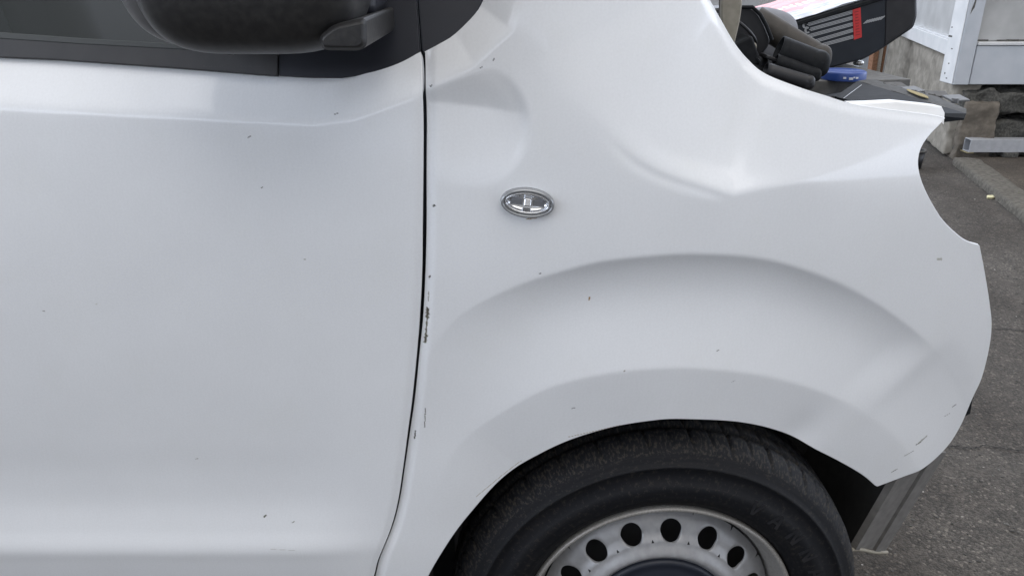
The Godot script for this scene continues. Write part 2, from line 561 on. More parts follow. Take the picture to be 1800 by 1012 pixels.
func sdist(P: PackedVector2Array, p: Vector2) -> float:
	var best := 1e9
	var s := 1.0
	for i in P.size() - 1:
		var d := P[i + 1] - P[i]
		var q := p - P[i]
		var t := clampf(q.dot(d) / d.length_squared(), 0.0, 1.0)
		var e := q - d * t
		var l := e.length_squared()
		if l < best - 1e-12:
			best = l
			s = signf(d.cross(e))
	return sqrt(best) * s

func herm_table(Y: Array, Z: Array) -> PackedFloat32Array:
	var out := PackedFloat32Array()
	var m := []
	for i in Y.size():
		if i == 0:
			m.append((Z[1] - Z[0]) / (Y[1] - Y[0]))
		elif i == Y.size() - 1:
			m.append((Z[i] - Z[i - 1]) / (Y[i] - Y[i - 1]))
		else:
			var h0: float = Y[i] - Y[i - 1]
			var h1: float = Y[i + 1] - Y[i]
			m.append(((Z[i + 1] - Z[i]) / h1 * h0 + (Z[i] - Z[i - 1]) / h0 * h1) / (h0 + h1))
	var k := 0
	for j in 1351:
		var y := 0.15 + 0.001 * j
		while k < Y.size() - 2 and y > Y[k + 1]:
			k += 1
		var h: float = Y[k + 1] - Y[k]
		var t: float = (y - Y[k]) / h
		out.append((2 * t * t * t - 3 * t * t + 1) * Z[k] + (t * t * t - 2 * t * t + t) * h * m[k] + (3 * t * t - 2 * t * t * t) * Z[k + 1] + (t * t * t - t * t) * h * m[k + 1])
	return out

func look(tab: PackedFloat32Array, f: float) -> float:
	f = clampf(f, 0.0, tab.size() - 1.001)
	var i := int(f)
	return lerpf(tab[i], tab[i + 1], f - i)

func polar_table(a: Array) -> PackedFloat32Array:
	var P := smooth_line(a, 0.01)
	var out := PackedFloat32Array()
	for k in 721:
		var ang := deg_to_rad(k * 0.5 - 90.0)
		var far := ARCH_C + Vector2(cos(ang), sin(ang)) * 2.0
		var r := -1.0
		for i in P.size() - 1:
			var hit = Geometry2D.segment_intersects_segment(ARCH_C, far, P[i], P[i + 1])
			if hit != null:
				r = ARCH_C.distance_to(hit)
				break
		out.append(r)
	# carry the ends on
	var first := 0
	while out[first] < 0:
		first += 1
	var last := out.size() - 1
	while out[last] < 0:
		last -= 1
	for k in out.size():
		if k < first:
			out[k] = out[first]
		elif k > last:
			out[k] = out[last]
	return out

func build_tables():
	wave.seed = 77
	wave.frequency = 4.5
	wave.fractal_octaves = 2
	shoulder = v2(SHOULDER)
	upper = smooth_line(UPPER.slice(0, 12), 0.03)   # the line kinks at the pinched point
	upper.append_array(smooth_line(UPPER.slice(10), 0.03).slice(1))
	hood_edge = v2(HOOD)
	tab_door = herm_table(SEC_Y, DOOR_Z)
	tab_fend = herm_table(SEC_Y, FEND_Z)
	tab_r1 = polar_table(LINE1)
	tab_r2 = polar_table(LINE2)

func gap_x(y: float) -> float:
	for i in range(0, GAP.size() - 2, 2):
		if y <= GAP[i + 3]:
			return lerpf(GAP[i], GAP[i + 2], clampf((y - GAP[i + 1]) / (GAP[i + 3] - GAP[i + 1]), 0.0, 1.0))
	return GAP[GAP.size() - 2]

func base_z(x: float, y: float) -> float:
	var w := ss(-0.15, -0.34, x) if x > -0.34 else 1.0
	var f := (y - 0.15) * 1000.0
	var z := w * look(tab_door, f) + (1.0 - w) * look(tab_fend, f)
	z += 0.00055 * wave.get_noise_2d(x, y * 0.8)
	if y > 1.05 and x < 0.1:
		z -= 0.8 * sp(sdist(shoulder, Vector2(x, y)), 0.0030)
	return z

func door_z(x: float, y: float) -> float:
	var z := base_z(x, y)
	var e := gap_x(y) - 0.006 - x
	z -= 0.0018 * (1.0 - ss(0.0, 0.006, e))
	return z

func fender_z(x: float, y: float) -> float:
	var p := Vector2(x, y)
	var z := base_z(x, y)
	if x > 0.05:
		z -= 0.36 * (x - 0.05) * (x - 0.05)
	if y > 0.95:
		var d := sdist(upper, p)
		var w := clampf(0.02 - 0.085 * maxf(x - 0.05, 0.0), 0.0016, 0.02) + 0.10 * clampf(x - 0.38, 0.0, 0.15)
		z -= 0.31 * sp(d, w)
		var dv := sp(d, w)
		z -= 0.011 * (1.0 - exp(-dv / 0.030)) * exp(-(x - 0.287) * (x - 0.287) / 0.0035)
		var dd := (d + 0.006) / 0.006
		z -= 0.0011 * exp(-dd * dd) * ss(0.10, 0.17, x) * (1.0 - ss(0.25, 0.285, x))
		# fold that runs up from the sharp dent, from the pinched point
		var fd := Vector2(0.048, 0.103).normalized()
		var f := -(fd.cross(p - Vector2(0.286, 1.066)))
		var gf := sp(-f, 0.0025)
		z -= 0.0085 * (1.0 - exp(-gf / 0.035)) * exp(-gf * gf / 0.014) * ss(0.0, 0.03, d)
		if x > 0.17 and y > 1.1:   # the edge under the missing bonnet is rolled over
			z -= 0.0045 * (1.0 - ss(0.0, 0.013, absf(sdist(hood_edge, p))))
		# buckled bowl beside the door
		var r := p.distance_to(Vector2(-0.06, 1.155)) / 0.085
		if r < 1.0:
			var y0 := 1.186 - 0.13 * (x + 0.11)
			var t := y - y0
			var q := 0.0
			if t > 0.0:
				q = clampf(1.0 - t / (0.012 + 0.42 * maxf(0.0, x + 0.11)), 0.0, 1.0)
			else:
				q = clampf(1.0 + t / 0.10, 0.0, 1.0)
			z -= (0.003 + 0.0072 * ss(-0.125, -0.04, x)) * q * (1.0 - (0.55 * ss(0.45, 1.0, r) + 0.45 * ss(0.80, 1.0, r)))
	# rolled rear edge
	var e := x - gap_x(y)
	if e < 0.03:
		z -= 0.0055 * (1.0 - ss(0.0, 0.015, e))
	# recessed channel over the wheel
	var q2 := p - ARCH_C
	var ai := (rad_to_deg(atan2(q2.y, q2.x)) + 90.0) * 2.0
	if q2.y > -0.12 and ai >= 0.0:
		var rr := q2.length()
		var u := look(tab_r1, ai) - rr
		if u > -0.02:
			var U := look(tab_r1, ai) - look(tab_r2, ai)
			var hp := (x - 0.626) * 0.615 - (y - 0.759) * 0.788
			var A := ss(-0.13, 0.16, x) * (1.0 - ss(-0.075, 0.012, hp)) * (1.0 - 0.45 * ss(0.40, 0.62, x)) + 0.16
			var us := sp(u, 0.0011)
			z -= A * 0.019 * (1.0 - exp(-us / 0.036))
			z += A * 0.17 * (sp(u - 0.055, 0.012) - sp(u - U, 0.0013))
			z -= 0.085 * sp(u - U, 0.0013) * ss(-0.14, 0.0, x)
	# pinched crease where the channel ends towards the nose
	if x > 0.5 and y < 0.85:
		var h2 := (x - 0.626) * 0.615 - (y - 0.759) * 0.788
		var s2 := (0.672 - x) * 0.788 + (0.795 - y) * 0.615
		z -= 0.12 * (sp(h2, 0.0035) - sp(h2 - 0.028, 0.014)) * ss(-0.03, 0.02, s2) * ss(0.19, 0.06, s2)
	z -= 0.003 * exp(-p.distance_squared_to(Vector2(0.44, 0.672)) / 0.0012)
	return z

func trim_z(x: float, y: float) -> float:
	return 0.004 - 0.3 * (y - 1.21)

func seal_z(x: float, y: float) -> float:
	return 0.007 - 0.3 * (y - 1.21)

func lip_z(x: float, y: float) -> float:
	return 0.008 - 0.3 * (y - 1.21)

# a sheet-metal panel: the outline cut out of the surface zf, its edge hemmed back
func panel(outline: PackedVector2Array, zf: Callable, cell: float, uvr: Rect2, hem := 0.009) -> ArrayMesh:
	var st := new_st()
	var lo := outline[0]
	var hi := outline[0]
	for p in outline:
		lo = lo.min(p)
		hi = hi.max(p)
	lo -= Vector2.ONE * cell * 2.0
	hi += Vector2.ONE * cell * 2.0
	var ni := int((hi.x - lo.x) / cell) + 1
	var nj := int((hi.y - lo.y) / cell) + 1
	var Z := PackedFloat32Array()
	Z.resize(ni * nj)
	var inside := PackedByteArray()
	inside.resize(ni * nj)
	for j in nj:
		for i in ni:
			var x := lo.x + i * cell
			var y := lo.y + j * cell
			Z[j * ni + i] = zf.call(x, y)
			inside[j * ni + i] = 1 if Geometry2D.is_point_in_polygon(Vector2(x, y), outline) else 0
	var crossed := {}
	for p in resample(outline, cell * 0.2):
		var a := int((p.x - lo.x) / cell)
		var b := int((p.y - lo.y) / cell)
		crossed[b * ni + a] = true
	var nrm := func(i: int, j: int) -> Vector3:
		var i0 := maxi(i - 1, 0)
		var i1 := mini(i + 1, ni - 1)
		var j0 := maxi(j - 1, 0)
		var j1 := mini(j + 1, nj - 1)
		return Vector3(-(Z[j * ni + i1] - Z[j * ni + i0]) / ((i1 - i0) * cell), -(Z[j1 * ni + i] - Z[j0 * ni + i]) / ((j1 - j0) * cell), 1.0).normalized()
	var at := func(p: Vector2) -> Array:
		var fx := (p.x - lo.x) / cell
		var fy := (p.y - lo.y) / cell
		var i := clampi(int(fx), 0, ni - 2)
		var j := clampi(int(fy), 0, nj - 2)
		var u := fx - i
		var v := fy - j
		var z := lerpf(lerpf(Z[j * ni + i], Z[j * ni + i + 1], u), lerpf(Z[(j + 1) * ni + i], Z[(j + 1) * ni + i + 1], u), v)
		var n: Vector3 = nrm.call(i, j).lerp(nrm.call(i + 1, j), u).lerp(nrm.call(i, j + 1).lerp(nrm.call(i + 1, j + 1), u), v)
		return [Vector3(p.x, p.y, z), n.normalized()]
	var uv := func(p: Vector2) -> Vector2:
		return Vector2((p.x - uvr.position.x) / uvr.size.x, 1.0 - (p.y - uvr.position.y) / uvr.size.y)
	var index := PackedInt32Array()
	index.resize(ni * nj)
	index.fill(-1)
	var count := 0
	for j in nj - 1:
		for i in ni - 1:
			var id := j * ni + i
			var four := inside[id] + inside[id + 1] + inside[id + ni] + inside[id + ni + 1]
			if crossed.has(id) or (four > 0 and four < 4):
				var c0 := lo + Vector2(i, j) * cell
				var sq := PackedVector2Array([c0, c0 + Vector2(cell, 0), c0 + Vector2(cell, cell), c0 + Vector2(0, cell)])
				for piece in Geometry2D.intersect_polygons(sq, outline):
					var tri := Geometry2D.triangulate_polygon(piece)
					for k in range(0, tri.size(), 3):
						var a: Vector2 = piece[tri[k]]
						var b: Vector2 = piece[tri[k + 1]]
						var c: Vector2 = piece[tri[k + 2]]
						if (b - a).cross(c - a) > 0:
							var t := b
							b = c
							c = t
						for p in [a, b, c]:
							var g = at.call(p)
							st.set_normal(g[1])
							st.set_uv(uv.call(p))
							st.add_vertex(g[0])
							st.add_index(count)
							count += 1
			elif four == 4:
				var ids := []
				for e in [[0, 0], [0, 1], [1, 1], [1, 0]]:
					var q: int = (j + e[1]) * ni + i + e[0]
					if index[q] < 0:
						var pp := lo + Vector2(i + e[0], j + e[1]) * cell
						st.set_normal(nrm.call(i + e[0], j + e[1]))
						st.set_uv(uv.call(pp))
						st.add_vertex(Vector3(pp.x, pp.y, Z[q]))
						index[q] = count
						count += 1
					ids.append(index[q])
				for k in [0, 1, 2, 0, 2, 3]:
					st.add_index(ids[k])
	if hem > 0.0:
		var R := resample(outline, 0.004)
		var n := R.size()
		var cw := Geometry2D.is_polygon_clockwise(R)
		var rows := []
		for k in n:
			var d := (R[(k + 1) % n] - R[(k + n - 1) % n]).normalized()
			var o := Vector2(-d.y, d.x) if cw else Vector2(d.y, -d.x)
			var g = at.call(R[k])
			var nn: Vector3 = g[1]
			var t3 := Vector3(o.x, o.y, 0.0)
			t3 = (t3 - nn * t3.dot(nn)).normalized()
			var p: Vector3 = g[0]
			rows.append([[p, nn], [p + t3 * 0.0009 - nn * 0.0004, (t3 + nn).normalized()], [p + t3 * 0.0013 - nn * 0.0013, t3], [p + t3 * 0.0011 - nn * hem, t3], [p - t3 * 0.002 - nn * (hem + 0.0005), -nn]])
		for k in n:
			var A = rows[k]
			var B = rows[(k + 1) % n]
			for m in 4:
				var q := [A[m], A[m + 1], B[m + 1], B[m]]
				for w in ([0, 1, 2, 0, 2, 3] if cw else [0, 2, 1, 0, 3, 2]):
					st.set_normal(q[w][1])
					st.set_uv(uv.call(Vector2(q[w][0].x, q[w][0].y)))
					st.add_vertex(q[w][0])
					st.add_index(count)
					count += 1
	return st.commit()

# ------------------------------------------------------------------ ground
func build_ground():
	var S := 1024
	var cell := FastNoiseLite.new()
	cell.noise_type = FastNoiseLite.TYPE_CELLULAR
	cell.cellular_return_type = FastNoiseLite.RETURN_CELL_VALUE
	cell.frequency = 0.085
	cell.seed = 3
	cell.fractal_type = FastNoiseLite.FRACTAL_NONE
	var dist := cell.duplicate()
	dist.cellular_return_type = FastNoiseLite.RETURN_DISTANCE
	var fine := FastNoiseLite.new()
	fine.frequency = 0.12
	fine.seed = 4
	var wide := FastNoiseLite.new()
	wide.frequency = 0.006
	wide.seed = 5
	var a: PackedByteArray = cell.get_seamless_image(S, S, false, false, 0.15).get_data()
	var b: PackedByteArray = dist.get_seamless_image(S, S, false, false, 0.15).get_data()
	var c: PackedByteArray = fine.get_seamless_image(S, S, false, false, 0.15).get_data()
	var w: PackedByteArray = wide.get_seamless_image(S, S, false, false, 0.15).get_data()
	var col := PackedByteArray()
	col.resize(S * S * 3)
	var hgt := PackedByteArray()
	hgt.resize(S * S)
	for i in S * S:
		var v := a[i] / 255.0
		var d := b[i] / 255.0
		var L := 66.0 + 31.0 * v + (c[i] - 128) * 0.18 + (w[i] - 128) * 0.06
		if v > 0.93:
			L += 26.0 * (1.0 - d)
		if d > 0.62:
			L -= 14.0
		col[i * 3] = clampi(int(L * 1.035), 0, 255)
		col[i * 3 + 1] = clampi(int(L * 0.985), 0, 255)
		col[i * 3 + 2] = clampi(int(L * 0.925), 0, 255)
		hgt[i] = clampi(int(150 - d * 120.0 + (v - 0.5) * 70.0 + (c[i] - 128) * 0.3), 0, 255)
	var im := Image.create_from_data(S, S, false, Image.FORMAT_RGB8, col)
	im.generate_mipmaps()
	var nm := Image.create_from_data(S, S, false, Image.FORMAT_L8, hgt)
	nm.convert(Image.FORMAT_RGBA8)
	nm.bump_map_to_normal_map(5.0)
	nm.generate_mipmaps()
	var m := StandardMaterial3D.new()
	m.albedo_texture = ImageTexture.create_from_image(im)
	m.normal_enabled = true
	m.normal_texture = ImageTexture.create_from_image(nm)
	m.normal_scale = 1.0
	m.roughness = 0.92
	m.detail_enabled = true
	m.detail_blend_mode = BaseMaterial3D.BLEND_MODE_MUL
	m.detail_uv_layer = BaseMaterial3D.DETAIL_UV_2
	m.detail_albedo = noise_tex(0.01, Color(0.72, 0.70, 0.68), Color(1.0, 1.0, 1.0), 41, 512, 5)
	M.asphalt = m
	M.verge = m.duplicate()
	M.verge.albedo_color = Color(0.92, 0.88, 0.82)
	var st := new_st()
	var N := 24
	for i in N:
		for j in N:
			var c0 := Vector2(-60 + 120.0 * i / N, -60 + 120.0 * j / N)
			var s := 120.0 / N
			for e in [Vector2(0, 0), Vector2(s, 0), Vector2(s, s), Vector2(0, 0), Vector2(s, s), Vector2(0, s)]:
				var p: Vector2 = c0 + e
				st.set_normal(Vector3.UP)
				st.set_uv(p / 0.62)
				st.set_uv2(p / 3.7)
				st.add_vertex(Vector3(p.x, 0, p.y))
	st.generate_tangents()
	struct(put("ground", st.commit(), m))
	# open cracks in the asphalt
	for run in [[Vector2(1.18, -1.02), Vector2(1.30, -1.0), Vector2(1.37, -0.985), Vector2(1.42, -1.005), Vector2(1.50, -0.975), Vector2(1.62, -0.99), Vector2(1.9, -1.0)], [Vector2(1.70, -1.80), Vector2(1.85, -1.83), Vector2(2.0, -1.80), Vector2(2.3, -1.84)]]:
		var cr := new_st()
		var pts := []
		for i in run.size() - 1:
			for k in 8:
				pts.append(run[i].lerp(run[i + 1], k / 8.0) + Vector2(rng.randf_range(-0.003, 0.003), rng.randf_range(-0.005, 0.005)))
		for i in pts.size() - 1:
			var w0 := rng.randf_range(0.0012, 0.0032)
			var y := 0.004
			quad(cr, Vector3(pts[i].x, y, pts[i].y - w0), Vector3(pts[i + 1].x, y, pts[i + 1].y - w0), Vector3(pts[i + 1].x, y, pts[i + 1].y + w0), Vector3(pts[i].x, y, pts[i].y + w0))
		struct(put("ground_crack", finish(cr, false), M.crack))

func pebble_mesh(seed_: int) -> ArrayMesh:
	var r := RandomNumberGenerator.new()
	r.seed = seed_
	var st := new_st(true)
	var v := [Vector3(1, 0, 0), Vector3(0, 0, 1), Vector3(-1, 0, 0), Vector3(0, 0, -1), Vector3(0.7, 0.55, 0.5), Vector3(-0.5, 0.6, 0.6), Vector3(-0.6, 0.5, -0.6), Vector3(0.5, 0.65, -0.5)]
	for i in v.size():
		v[i] *= r.randf_range(0.7, 1.2)
	for f in [[0, 4, 1], [1, 4, 5], [1, 5, 2], [2, 5, 6], [2, 6, 3], [3, 6, 7], [3, 7, 0], [0, 7, 4], [4, 7, 6], [4, 6, 5]]:
		for k in f:
			st.add_vertex(v[k])
	st.generate_normals()
	return st.commit()

func build_grit():
	var m := mat(Color(1, 1, 1), 0.9)
	m.vertex_color_use_as_albedo = true
	var mm := MultiMesh.new()
	mm.transform_format = MultiMesh.TRANSFORM_3D
	mm.use_colors = true
	mm.mesh = pebble_mesh(5)
	var T := []
	for k in 11000:
		var z := rng.randf_range(-5.0, 0.2)
		var x := rng.randf_range(0.55, 0.55 + 0.5 + (1.0 - z) * 0.62)
		var s := 0.0012 + 0.0032 * pow(rng.randf(), 3.0)
		if rng.randf() < 0.02:
			s *= 1.7
		if x > 2.85 and z < -3.2:
			continue
		var b := Basis(Vector3.UP, rng.randf() * TAU).scaled(Vector3(s * rng.randf_range(0.8, 1.6), s, s * rng.randf_range(0.8, 1.3)))
		var g := 0.045 + 0.09 * pow(rng.randf(), 2.0)
		if rng.randf() < 0.05:
			g = rng.randf_range(0.25, 0.5)
		T.append([Transform3D(b, Vector3(x, -0.0003, z)), Color(g * 1.04, g, g * 0.93)])
	mm.instance_count = T.size()
	for k in T.size():
		mm.set_instance_transform(k, T[k][0])
		mm.set_instance_color(k, T[k][1])
	var o := MultiMeshInstance3D.new()
	o.name = "grit"
	o.multimesh = mm
	o.material_override = m
	add_child(o, true)
	tag(o, "loose pale grit scattered over the asphalt", "grit")
	o.set_meta("kind", "stuff")

# ------------------------------------------------------------------ the building behind
func rough_block(size: Vector3, seed_: int, amp: float, n := 10, round_ := 0.03) -> ArrayMesh:
	var st := new_st()
	var ns := FastNoiseLite.new()
	ns.seed = seed_
	ns.frequency = 3.5
	ns.fractal_octaves = 4
	var h := size * 0.5
	for ax in 3:
		var u := (ax + 1) % 3
		var v := (ax + 2) % 3
		var nu := clampi(int(size[u] / 0.03), 3, 40)
		var nv := clampi(int(size[v] / 0.03), 3, 40)
		for sgn in [-1.0, 1.0]:
			for i in nu:
				for j in nv:
					var q := []
					for k in [[i, j], [i + 1, j], [i + 1, j + 1], [i, j + 1]]:
						var p := Vector3.ZERO
						p[ax] = sgn * h[ax]
						p[u] = lerpf(-h[u], h[u], float(k[0]) / nu)
						p[v] = lerpf(-h[v], h[v], float(k[1]) / nv)
						var inner := p.clamp(-h + Vector3.ONE * round_, h - Vector3.ONE * round_)
						var d := p - inner
						if d.length() > round_:
							p = inner + d.normalized() * round_
						var o := d.normalized()
						p += o * (ns.get_noise_3dv(p * 2.0) * amp - amp * 0.5)
						q.append(p)
					for k in ([0, 2, 1, 0, 3, 2] if sgn > 0 else [0, 1, 2, 0, 2, 3]):
						st.add_vertex(q[k])
	return finish(st)

func build_house():
	var H := thing("building", "grey panelled building on a stone base behind the van's nose", "building", Vector3(3.10, 0, -4.70))
	# front to the right of the corner post
	var st := new_st()
	rbox(st, Vector3(0.055, 1.56, -0.09), Vector3(0.11, 2.06, 0.18), 0.006)
	put("corner_post", st.commit(), M.grey_panel, H)
	st = new_st()
	rbox(st, Vector3(-0.0045, 1.56, -0.09), Vector3(0.006, 2.05, 0.17), 0.002)
	put("post_cover", st.commit(), M.white_frame, H)
	st = new_st()
	rbox(st, Vector3(1.36, 0.662, -0.06), Vector3(2.48, 0.262, 0.10), 0.005)
	put("lower_panel", st.commit(), M.grey_panel, H)
	st = new_st()
	rbox(st, Vector3(1.36, 0.807, -0.065), Vector3(2.48, 0.02, 0.13), 0.004)
	put("ledge", st.commit(), M.white_frame, H)
	st = new_st()
	rbox(st, Vector3(1.36, 1.70, -0.10), Vector3(2.48, 1.76, 0.03), 0.003)
	var pane := put("pane", st.commit(), M.frosted, H)
	st = new_st()
	for k in 40:   # dirt caught along the foot of the pane
		var x := rng.randf_range(0.13, 2.5)
		rbox(st, Vector3(x, 0.822 + rng.randf() * 0.004, -0.078), Vector3(rng.randf_range(0.03, 0.12), rng.randf_range(0.006, 0.014), 0.008), 0.003)
	put("grime", st.commit(), M.grime, pane)
	st = new_st()
	for e in [[0.30, 0.012, 0.05], [0.22, 0.008, 0.02], [0.12, 0.010, 0.016], [0.05, 0.014, 0.012], [0.02, 0.008, 0.02], [0.36, 0.010, 0.014]]:
		rbox(st, Vector3(-0.0065, 0.545 + e[0], -0.05 - rng.randf() * 0.10), Vector3(0.004, e[1], e[2]), 0.001)
	put("worn_patch", st.commit(), M.grime, H)
	st = new_st()
	prism(st, PackedVector2Array([Vector2(0.02, 1.00), Vector2(0.028, 1.02), Vector2(0.04, 1.045), Vector2(0.043, 1.09), Vector2(0.034, 1.10), Vector2(0.028, 1.06), Vector2(0.022, 1.035)]), 0.0015, -0.004, 0.0005)
	put("torn_patch", st.commit(), M.grime, H)
	# stone base of the front, block by block
	var x := 0.09
	var k := 0
	for w in [0.62, 0.74, 0.55, 0.66]:
		var s := put("stone", rough_block(Vector3(w - 0.012, 0.215, 0.30), 50 + k, 0.055, 10, 0.05), M.stone, H)
		s.position = Vector3(x + w * 0.5, 0.405, -0.14)
		x += w
		k += 1
	x = 0.12
	for w in [0.85, 0.6, 0.7, 0.4]:
		var s := put("stone", rough_block(Vector3(w - 0.012, 0.30, 0.30), 60 + k, 0.035, 10, 0.04), M.stone, H)
		s.position = Vector3(x + w * 0.5, 0.138, -0.16)
		x += w
		k += 1
	# the side runs back at a slant
	var side := Basis(Vector3.UP, -0.24)
	st = new_st()
	rbox(st, Vector3(0.035, 0.755, -1.55), Vector3(0.09, 0.108, 2.9), 0.006)
	rbox(st, Vector3(0.05, 0.815, -1.55), Vector3(0.09, 0.014, 2.9), 0.004)
	var o := put("sill", st.commit(), M.white_frame, H)
	o.basis = side
	st = new_st()
	rbox(st, Vector3(0.07, 1.70, -1.55), Vector3(0.03, 1.76, 2.9), 0.004)
	o = put("pane", st.commit(), M.frosted, H)
	o.basis = side
	o = put("plinth", rough_block(Vector3(0.20, 0.70, 2.9), 71, 0.025), M.concrete, H)
	o.basis = side
	o.position = side * Vector3(0.14, 0.35, -1.55)
	o = put("footing", rough_block(Vector3(0.26, 0.46, 2.7), 72, 0.03, 10, 0.03), M.brown_concrete, H)
	o.basis = side
	o.position = side * Vector3(0.22, 0.20, -1.37) + Vector3(0.0, 0, 0.02)
	st = new_st()
	rbox(st, Vector3(1.5, 2.66, -1.6), Vector3(3.4, 0.14, 3.5), 0.02)
	put("roof", st.commit(), M.grey_panel, H)
	st = new_st()
	rbox(st, Vector3(1.75, 1.3, -2.98), Vector3(2.4, 2.58, 0.12), 0.01)
	rbox(st, Vector3(2.58, 1.3, -1.5), Vector3(0.12, 2.58, 2.9), 0.01)
	put("wall", st.commit(), M.grey_panel, H)

	var b := thing("outbuilding", "pale wall in the gap above the black parts", "building", Vector3(0.4, 0, -9.2))
	st = new_st()
	rbox(st, Vector3(0, 1.4, -0.6), Vector3(5.2, 2.8, 1.2), 0.01)
	put("wall", st.commit(), M.frosted, b)
	st = new_st()
	rbox(st, Vector3(0, 2.86, -0.6), Vector3(5.5, 0.12, 1.5), 0.01)
	put("roof", st.commit(), M.grey_panel, b)

	# boards leaning by the plinth
	var pl := [[0.0, M.wood_brown, 0.050, 2.0], [0.046, M.wood_pale, 0.036, 1.0], [0.082, M.wood_brown, 0.024, 0.0], [0.108, M.white_frame, 0.026, -0.5]]
	var names := ["brown", "pale", "narrow dark brown", "whitish"]
	for i in 4:
		st = new_st()
		rbox(st, Vector3(0, 0.43, 0), Vector3(pl[i][2], 0.86, 0.07), 0.003)
		var p := put("board", st.commit(), pl[i][1])
		p.position = Vector3(3.275 + pl[i][0], 0.0, -6.40 - 0.03 * i)
		p.rotation_degrees = Vector3(0, 8, pl[i][3])
		tag(p, "%s board standing on end against the grey concrete plinth" % names[i], "board")

# what stands across the yard, behind the viewer: it darkens the low sky and shows in the paint and the glass
func build_yard():
	var y := thing("workshop", "long grey workshop across the yard, mirrored in the paint", "building", Vector3(0, 0, 11.0))
	var st := new_st()
	rbox(st, Vector3(-3, 1.45, 2.0), Vector3(30, 2.9, 4.0), 0.05)
	put("wall", st.commit(), M.concrete, y)
	st = new_st()
	rbox(st, Vector3(-3, 3.05, 1.9), Vector3(30.6, 0.3, 4.6), 0.05)
	put("roof", st.commit(), M.dusty, y)
	for k in 6:
		st = new_st()
		rbox(st, Vector3(-14.5 + k * 4.4, 1.25, -0.02), Vector3(2.6, 2.4, 0.06), 0.01)
		put("door", st.commit(), M.dusty if k % 2 == 0 else M.grey_panel, y)

func build_kerb_and_tube():
	var st := new_st()
	var slant := Basis(Vector3.UP, -0.22)
	var k := put("kerb", rough_block(Vector3(0.18, 0.16, 2.6), 81, 0.010, 10, 0.02), M.kerb)
	k.basis = slant
	k.position = Vector3(3.20, -0.022, -4.47) + slant * Vector3(0, 0, 1.22)
	tag(k, "low concrete kerb running from the building's footing", "kerb")
	# raised strip behind the kerb
	var c := [Vector3(3.24, 0, -4.58), Vector3(2.66, 0, -1.95), Vector3(9, 0, -1.95), Vector3(9, 0, -4.58)]
	for s in [[0.045, 0], [0.045, 1]]:
		pass
	for f in [[0, 3, 2, 1]]:
		var q := []
		for i in f:
			q.append(c[i] + Vector3(0, 0.045, 0))
		for i in [0, 1, 2, 0, 2, 3]:
			st.set_normal(Vector3.UP)
			st.set_uv(Vector2(q[i].x, q[i].z) / 0.5)
			st.set_uv2(Vector2(q[i].x, q[i].z) / 3.1)
			st.add_vertex(q[i])
	st.generate_tangents()
	struct(put("verge", st.commit(), M.verge))
	# square aluminium tube
	st = new_st()
	var L := 2.4
	for e in [[0.0, 0.0425, 0.085, 0.005], [0.0, -0.0425, 0.085, 0.005], [0.04, 0.0, 0.005, 0.08], [-0.04, 0.0, 0.005, 0.08]]:
		rbox(st, Vector3(L * 0.5, e[1], e[0]), Vector3(L, e[3], e[2]), 0.0015)
	var t := put("metal_tube", st.commit(), M.aluminium)
	t.position = Vector3(3.245, 0.124, -4.62)
	tag(t, "long hollow grey metal tube lying by the stone wall", "tube")
	st = new_st()
	rbox(st, Vector3(0.012, -0.049, 0.0), Vector3(0.05, 0.006, 0.09), 0.002)
	put("wood_strip", st.commit(), M.moss, t)
	for xx in [0.3, 1.9]:
		st = new_st()
		rbox(st, Vector3(xx, -0.062, 0.0), Vector3(0.10, 0.032, 0.12), 0.004)
		put("packing_block", st.commit(), M.stone, t)
	# small black tub
	var tub := thing("plastic_tub", "small black plastic tub on the ground beside the concrete footing", "tub", Vector3(2.80, 0, -4.45))
	st = new_st()
	lathe(st, Vector3.ZERO, [[0.001, 0.0], [0.055, 0.0], [0.066, 0.125], [0.061, 0.125], [0.052, 0.01], [0.001, 0.01]], 28)
	var w := put("bucket", finish(st), M.black_plastic, tub)
	w.rotation_degrees = Vector3(-90, 0, 0)
	st = new_st()
	lathe(st, Vector3.ZERO, [[0.062, 0.118], [0.072, 0.118], [0.072, 0.130], [0.060, 0.130], [0.058, 0.124]], 28)
	w = put("rim", finish(st), M.dusty, tub)
	w.rotation_degrees = Vector3(-90, 0, 0)
	# scrap and grass at the kerb
	st = new_st()
	prism(st, PackedVector2Array([Vector2(-0.05, -0.012), Vector2(-0.02, -0.02), Vector2(0.02, -0.014), Vector2(0.05, 0.004), Vector2(0.01, 0.012), Vector2(-0.03, 0.014)]), 0.012, 0.0, 0.003)
	var sc := put("paper_scrap", st.commit(), M.cream)
	sc.position = Vector3(2.93, 0.004, -3.68)
	sc.rotation_degrees = Vector3(-80, 12, 0)
	tag(sc, "cream scrap lying at the foot of the kerb", "scrap")
	var gr := new_st()
	for i in 90:
		var p := Vector3(rng.randf_range(-0.05, 0.09), 0, rng.randf_range(-0.12, 0.14))
		var hgt := rng.randf_range(0.02, 0.06)
		var d := Vector3(rng.randf_range(-1, 1), 0, rng.randf_range(-1, 1)).normalized()
		var s := d.cross(Vector3.UP) * 0.002
		var tip := p + d * hgt * 0.8 + Vector3.UP * hgt
		var mid := p + d * hgt * 0.3 + Vector3.UP * hgt * 0.65
		quad(gr, p - s, mid - s, mid + s, p + s)
		for v in [mid - s, tip, mid + s]:
			gr.add_vertex(v)
	var g := put("grass_tuft", finish(gr, false), M.grass)
	g.position = Vector3(2.99, 0, -3.52)
	tag(g, "small green grass tuft at the foot of the kerb", "grass")
	g.set_meta("kind", "stuff")

